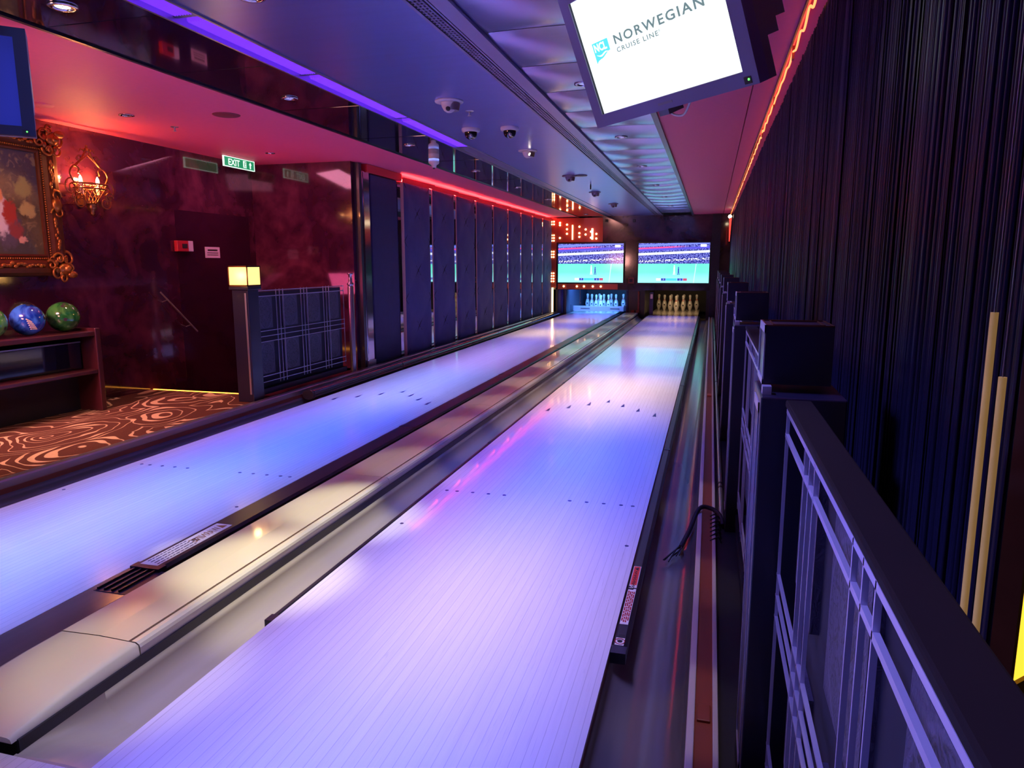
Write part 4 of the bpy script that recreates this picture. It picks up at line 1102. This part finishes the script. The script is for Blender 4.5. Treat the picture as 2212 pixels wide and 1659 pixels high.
obj('finial', MB().lathe([(1e-5,1.497),(.010,1.502),(.018,1.515),(.014,1.53),(.030,1.545),(.036,1.565),(.030,1.585),(.044,1.592)], (SX, SY, 0), 14), M['iron'], t)
for dy in (-.075, .085):
    c = obj('candle', MB().lathe([(.016,1.66),(.016,1.735)], (SX-.01, SY+dy, 0), 10), M['white'], t)
    obj('flame_bulb', MB().lathe([(.004,1.735),(.012,1.75),(.013,1.765),(.008,1.785),(1e-5,1.80)], (SX-.01, SY+dy, 0), 10), M['lampwarm'], c)

t = thing('exit_sign', 'green lit EXIT sign hanging in front of the burgundy wall', 'sign', (-4.28, 5.21, 2.08))
yA, yB, zA, zB = 4.97, 5.455, 2.085, 2.178; zA, zB = 2.055, 2.152
ef = MB().box(-4.288,-4.272,yA,yB,zB-.007,zB).box(-4.288,-4.272,yA,yB,zA,zA+.006).box(-4.288,-4.272,yA,yA+.008,zA,zB).box(-4.288,-4.272,yB-.008,yB,zA,zB)
obj('frame', ef, M['exitwhite'], t)
pl = obj('panel', MB().box(-4.285,-4.275,yA+.008,yB-.008,zA+.006,zB-.007), M['exitgreen'], t)
tm = text_mb('EXIT', .085, 0, 0, 1.0, .0012); tm.v = [Vector((-4.2735-p.y, yA+.065+p.x*1.04, zA+.018+p.z)) for p in tm.v]; obj('lettering', tm, M['exitwhite'], pl)
# running figure in a doorway, then arrow
mb = MB(); yc = yA+.30
for a_ in ((yc,yc+.05,zA+.016,zB-.014),): mb.box(-4.2745,-4.2735,*a_)
obj('doorway', mb, M['exitwhite'], pl)
mb = MB(); mb.sphere((-4.2732, yc+.030, zB-.026), .007, 8); mb.tube([(-4.273, yc+.027, zB-.034),(-4.273, yc+.020, zB-.056),(-4.273, yc+.036, zB-.066),(-4.273, yc+.032, zB-.080)], .0035, 5); mb.tube([(-4.273, yc+.020, zB-.056),(-4.273, yc+.010, zB-.078)], .0035, 5); mb.tube([(-4.273, yc+.010, zB-.044),(-4.273, yc+.026, zB-.038),(-4.273, yc+.040, zB-.048)], .003, 5)
obj('running_figure', mb, M['exitgreen'], pl)
mb = MB(); ya_ = yA+.415; mb.add([(-4.2735, ya_-.022, zA+.052),(-4.2735, ya_+.022, zA+.052),(-4.2735, ya_, zA+.082)], [(0,1,2)]); mb.box(-4.2745,-4.2735, ya_-.009, ya_+.009, zA+.016, zA+.056); obj('arrow', mb, M['exitwhite'], pl)
obj('hanger', MB().tube([(-4.28, 5.08, zB), (-4.28, 5.08, ZC)], .004, 6), M['steel'], t); obj('hanger', MB().tube([(-4.28, 5.34, zB), (-4.28, 5.34, ZC)], .004, 6), M['steel'], t)
t = thing('call_point', 'red fire call point with a white side plate on the burgundy wall', 'call point', (-4.48, 4.6, 1.24))
obj('red_box', MB().box(-4.5,-4.46,4.485,4.63,1.245,1.343,.004), M['redcall'], t); obj('button', MB().box(-4.461,-4.456,4.545,4.61,1.275,1.315), M['ink'], t); obj('side_plate', MB().box(-4.5,-4.465,4.63,4.70,1.247,1.343,.004), M['white'], t)
t = thing('notice', 'small white printed notice on the burgundy wall right of call point', 'notice', (-4.495, 5.0, 1.19))
obj('card', MB().box(-4.5,-4.494,4.90,5.115,1.19,1.295), M['white'], t)
mb = MB(); mb.box(-4.494,-4.4935,4.935,5.08,1.256,1.272); mb.box(-4.494,-4.4935,4.925,5.09,1.235,1.242); mb.box(-4.494,-4.4935,4.925,5.09,1.215,1.222); obj('print_line', mb, M['ink'], t)
t = thing('stair_handrail', 'thin metal handrail sloping down along the stair wall', 'handrail', (-4.45, 4.4, .5))
obj('bar', MB().tube([(-4.44, 4.20, .885), (-4.44, 4.64, .50)], .007, 8), M['steel'], t)
for y, z in ((4.28,.815),(4.56,.57)): obj('bracket', MB().tube([(-4.5, y, z-.02), (-4.44, y, z)], .005, 6), M['steel'], t)
b = MB().box(-4.504, -4.4985, 4.52, 5.62, -1.2, 1.62); o = struct('door_1', b, pbr('dark_door', (.034,.006,.020), .14, coat=.5))

# ------------------------------------------------------------------ ball rack and balls
t = thing('ball_rack', 'low mahogany ball rack against the burgundy wall', 'ball rack', (-4.33, 2.2, .035))
obj('top_shelf', MB().box(-4.49, -4.16, 1.0, 3.18, .605, .640, .006), M['rack'], t)
obj('lower_shelf', MB().box(-4.49, -4.16, 1.0, 3.18, .325, .355, .006), M['rack'], t)
obj('side_panel', MB().box(-4.49, -4.155, 3.18, 3.225, .035, .66, .006), M['rack'], t)
obj('back_panel', MB().box(-4.497, -4.47, 1.0, 3.18, .035, .605), M['dark'], t)
obj('front_glass', MB().box(-4.30, -4.29, 1.0, 3.16, .36, .56), M['blackgloss'], t)
obj('glass_rail', MB().box(-4.295, -4.28, 1.0, 3.16, .553, .562), M['steel'], t)
obj('kick_board', MB().box(-4.40, -4.36, 1.0, 3.18, .035, .325), M['darkmat'], t)
def ball(y, x, mat, label, holes):
    c = Vector((x, y, .749)); t = thing('bowling_ball', label, 'bowling ball', (x, y, .641), 'balls on the rack')
    o = obj('shell', MB().sphere(c, .1085, 36), mat, t)
    for d in holes:
        d = Vector(d).normalized(); Q = d.to_track_quat('Z','Y').to_matrix()
        obj('finger_hole', MB().lathe([(1e-5,.0006),(.0125,.0004)], c+d*.1086, 14, Q), M['ink'], t)
    return t
ball(3.075, -4.325, ball_mat('green_ball', lin((20,92,36)), lin((64,140,60))), 'green bowling ball at the right end of the rack', ((.5,-.42,.75),(.42,-.22,.86),(.85,-.62,-.12)))
bb = ball(2.785, -4.325, ball_mat('blue_ball', lin((14,50,150)), lin((60,130,220)), lin((20,70,190))), 'marbled blue bowling ball between two green balls on the rack', ((.3,-.1,.9),(.86,.42,.1)))
mb = MB()
for k in range(6):
    d = Vector((.80, -.55+.05*k, -.05-.09*k)).normalized(); p = Vector((-4.325, 2.785, .749))+d*.1088; mb.tube([p+Vector((0,-.025,.018-.004*k)), p+Vector((.004,.02,-.006))], .004, 5)
obj('worn_print', mb, M['sticker'], bb)
ball(2.50, -4.325, ball_mat('lime_ball', lin((60,150,60)), lin((120,200,110))), 'light green bowling ball cut off by the left picture edge', ((.8,.3,-.3),(.7,-.3,.6)))

# left hanging monitor
h = Vector((.70,.714,0)).normalized()
up0 = Vector((0,0,1)); nrm = Vector((.714,-.70,0)).normalized()
tilt = math.radians(1.0); dvec = -up0*math.cos(tilt) - nrm*math.sin(tilt)
SCL = .88
org = Vector((-2.49,1.34,1.688))-h*(.692+.052)*SCL
MtL = basis(tuple(h), tuple(dvec), org) @ Matrix.Scale(SCL, 4)
monitor(MtL, 'blue hanging monitor at the left edge above the painting', False, tuple(org))

# ------------------------------------------------------------------ lights
def spot(loc, tgt, col, e, size, blend=.6, rad=.04, name='spot'):
    l = bpy.data.lights.new(name, 'SPOT'); l.color = col; l.energy = e; l.spot_size = math.radians(size); l.spot_blend = blend; l.shadow_soft_size = rad
    o = bpy.data.objects.new(name, l); COL.objects.link(o); o.location = loc
    o.rotation_euler = (Vector(tgt)-Vector(loc)).to_track_quat('-Z', 'Y').to_euler(); return o
def area(loc, tgt, col, e, sx, sy, name='area'):
    l = bpy.data.lights.new(name, 'AREA'); l.color = col; l.energy = e; l.shape = 'RECTANGLE'; l.size = sx; l.size_y = sy
    o = bpy.data.objects.new(name, l); COL.objects.link(o); o.location = loc
    o.rotation_euler = (Vector(tgt)-Vector(loc)).to_track_quat('-Z', 'Y').to_euler(); return o
def point(loc, col, e, r=.03, name='point'):
    l = bpy.data.lights.new(name, 'POINT'); l.color = col; l.energy = e; l.shadow_soft_size = r
    o = bpy.data.objects.new(name, l); COL.objects.link(o); o.location = loc; return o
LAV = (.34,.29,1.0); BLU = (.045,.15,1.0); PNK = (.92,.60,.74); LPK = (.58,.40,.98); DBL = (.14,.15,1.0); WRM = (1.0,.76,.46)
def wash(cx, y0, y1, col, e, spread=44, w=.30):
    """unseen light strip added in place of downlights, shining straight down on one lane"""
    o = area((cx, (y0+y1)/2, 2.13), (cx, (y0+y1)/2, 0), col, e*(y1-y0), w, y1-y0, 'lane_fill_strip')
    o.rotation_euler = (0, 0, 0); o.data.spread = math.radians(spread); return o
E1 = 8.5
for y0, y1, c in ((-2.0,.2,(.20,.26,1.1)),(.2,1.6,(.16,.28,1.15)),(1.6,2.3,(.08,.26,1.15)),(2.3,4.0,(.0,.15,1.35)),(4.0,6.2,(.22,.33,1.2)),(6.2,8.4,(.34,.27,1.0)),(8.4,9.8,(.26,.22,.95)),(9.8,11.2,(.92,.66,.80)),(11.2,12.6,(.22,.18,.85)),(12.6,13.6,(.70,.48,.70)),(13.6,15.0,(.20,.14,.75))):
    wash(-2.37, y0, y1, c, E1)
for y0, y1, c in ((-2.0,.45,(.13,.17,1.0)),(.45,1.5,(.37,.31,1.0)),(1.5,2.1,(.19,.20,1.1)),(2.1,3.9,(.06,.14,1.25)),(3.9,4.7,(.50,.42,1.1)),(4.7,6.1,(.86,.64,.80)),(6.1,8.7,(.30,.28,.95)),(8.7,10.4,(.74,.54,.74)),(10.4,11.2,(.18,.18,.85)),(11.2,12.1,(.46,.36,.85)),(12.1,13.3,(.18,.16,.9)),(13.3,14.2,(.62,.42,.66)),(14.2,15.0,(.12,.10,.7))):
    wash(-.535, y0, y1, c, E1)
# warm lamps over the cream cover and its gutter
def warm(y, e, c=(1.0,.97,.76), x=-1.29, sz=22): spot((x, y, 2.13), (x, y, 0), c, e, sz, .8, .04, 'warm_light')
warm(-.35, 46, (1.0,.92,.92)); warm(.35, 84, (1.0,.93,.85)); warm(1.0, 200); warm(1.65, 165, (1.0,1.0,.80)); warm(2.4, 44, (1.0,.86,.80)); warm(3.3, 30, (1.0,.78,.80)); warm(4.2, 40, (1.0,.74,.76)); warm(5.2, 50, (1.0,.84,.78)); warm(6.4, 54)
for y in (7.6, 8.8, 10.0, 11.2, 12.6, 14.0): warm(y, 40, (.85,.88,.95))
spot((-2.31, 1.36, 2.12), (-4.1, 2.4, 0), WRM, 34, 34, .6, .05, 'warm_light')
# lounge and stair light left of the lanes, with unseen fills added
area((-4.0, .8, 2.12), (-4.3, 2.8, .6), (1.0,.30,.40), 34, .8, .6, 'lounge_fill').data.spread = math.radians(70)  # unseen fill added to lift the dark left wall
area((-3.5, .3, 1.25), (-3.5, 2.8, 2.16), (1.0,.40,.34), 32, .8, .4, 'ceiling_fill')  # unseen mid-air emitter added to brighten the left ceiling
area((-3.9, 4.7, .9), (-3.3, 5.4, 2.16), (1.0,.10,.30), 4.5, .5, .4, 'ceiling_fill')  # unseen emitter added to redden the ceiling past the stairs
area((-3.9, 4.9, 2.10), (-4.2, 5.4, .5), (.75,.22,.38), 9, .5, .5, 'stair_lamp')
for y in (-.2, .6, 1.4, 2.4): spot((.24, y, 2.12), (.24, y, 0), (1.0,.80,.72), 26, 13, .6, .03, 'edge_lamp')
spot((-1.73, 1.15, 2.12), (-1.73, 1.15, 0), (1.0,.92,.74), 60, 9, .5, .03, 'warm_light')  # added spot, only there to warm the white warning label
# unseen blue strips added below the tile row to light the right-hand railing
for y0, y1 in ((-1.6,.6),(.6,3.2),(3.2,6.4),(6.4,10.5)):
    o = area((-.35, (y0+y1)/2, 2.12), (.40, (y0+y1)/2, .86), (.26,.24,1.0), 2.1*(y1-y0), .12, y1-y0, 'rail_fill'); o.data.spread = math.radians(26)
    dr = Vector((.75, 0, -1.26)).normalized(); xa_ = Vector((0,1,0)).cross(-dr).normalized()
    o.matrix_world = Matrix.Translation((-.35, (y0+y1)/2, 2.12)) @ Matrix((xa_, Vector((0,1,0)), -dr)).transposed().to_4x4()
# carpet downlight
spot((-3.75, 3.226, 2.13), (-3.85, 3.0, 0), (1.0,.80,.60), 26, 70, .8, .04, 'carpet_lamp')
spot((-3.75, 1.6, 2.13), (-3.9, 1.9, 0), (1.0,.80,.60), 34, 70, .8, .04, 'carpet_lamp')
# picture light from the ceiling
spot((-3.6, 2.6, 2.12), (-4.5, 2.9, 1.5), (1.0,.70,.42), 12, 60, .9, .04, 'picture_lamp')
# sconce
for dy in (-.075, .085): point((-4.395, 3.49+dy, 1.785), (1.0,.32,.09), 24, .012, 'sconce_lamp')
# red wash on the left ceiling
area((-3.6, 8.5, 1.95), (-2.9, 8.5, 2.6), (1.0,.12,.12), 4, .1, 6, 'red_wash') if False else None
# blue light at the left pins, dim warm at the right pins
area((-2.33, 15.6, .85), (-2.33, 16.9, .1), (.10,.34,1.0), 60, 1.0, .15, 'pin_light')
area((-.53, 15.6, .85), (-.53, 16.9, .1), (1.0,.62,.30), 7, 1.0, .15, 'pin_light')
# warm glow from the marquee bulbs, lantern
point((-3.30, 3.70, 1.04), (1.0,.66,.25), 1.6, .03, 'lantern_lamp')

w = bpy.data.worlds.new('world'); S.world = w; w.use_nodes = True
w.node_tree.nodes['Background'].inputs[0].default_value = (.10,.06,.22,1); w.node_tree.nodes['Background'].inputs[1].default_value = .02

# ------------------------------------------------------------------ camera
yaw, pitch, roll = .26760, .16530, -.0015
F = Vector((-math.sin(yaw)*math.cos(pitch), math.cos(yaw)*math.cos(pitch), -math.sin(pitch)))
R = Vector((math.cos(yaw), math.sin(yaw), 0)); U = R.cross(F)
R2 = R*math.cos(roll)+U*math.sin(roll); U2 = -R*math.sin(roll)+U*math.cos(roll)
cd = bpy.data.cameras.new('camera'); cd.sensor_width = 36; cd.lens = 1552.93/2212*36; cd.clip_start = .02; cd.clip_end = 100
co = bpy.data.objects.new('camera', cd); COL.objects.link(co)
co.matrix_world = Matrix.Translation(CAM) @ Matrix((R2, U2, -F)).transposed().to_4x4()
S.camera = co
S.view_settings.view_transform = 'Standard'; S.view_settings.look = 'None'; S.view_settings.gamma = 1; S.view_settings.use_curve_mapping = False
S.view_settings.exposure = 0.0
S.cycles.max_bounces = 8; S.cycles.sample_clamp_indirect = 6
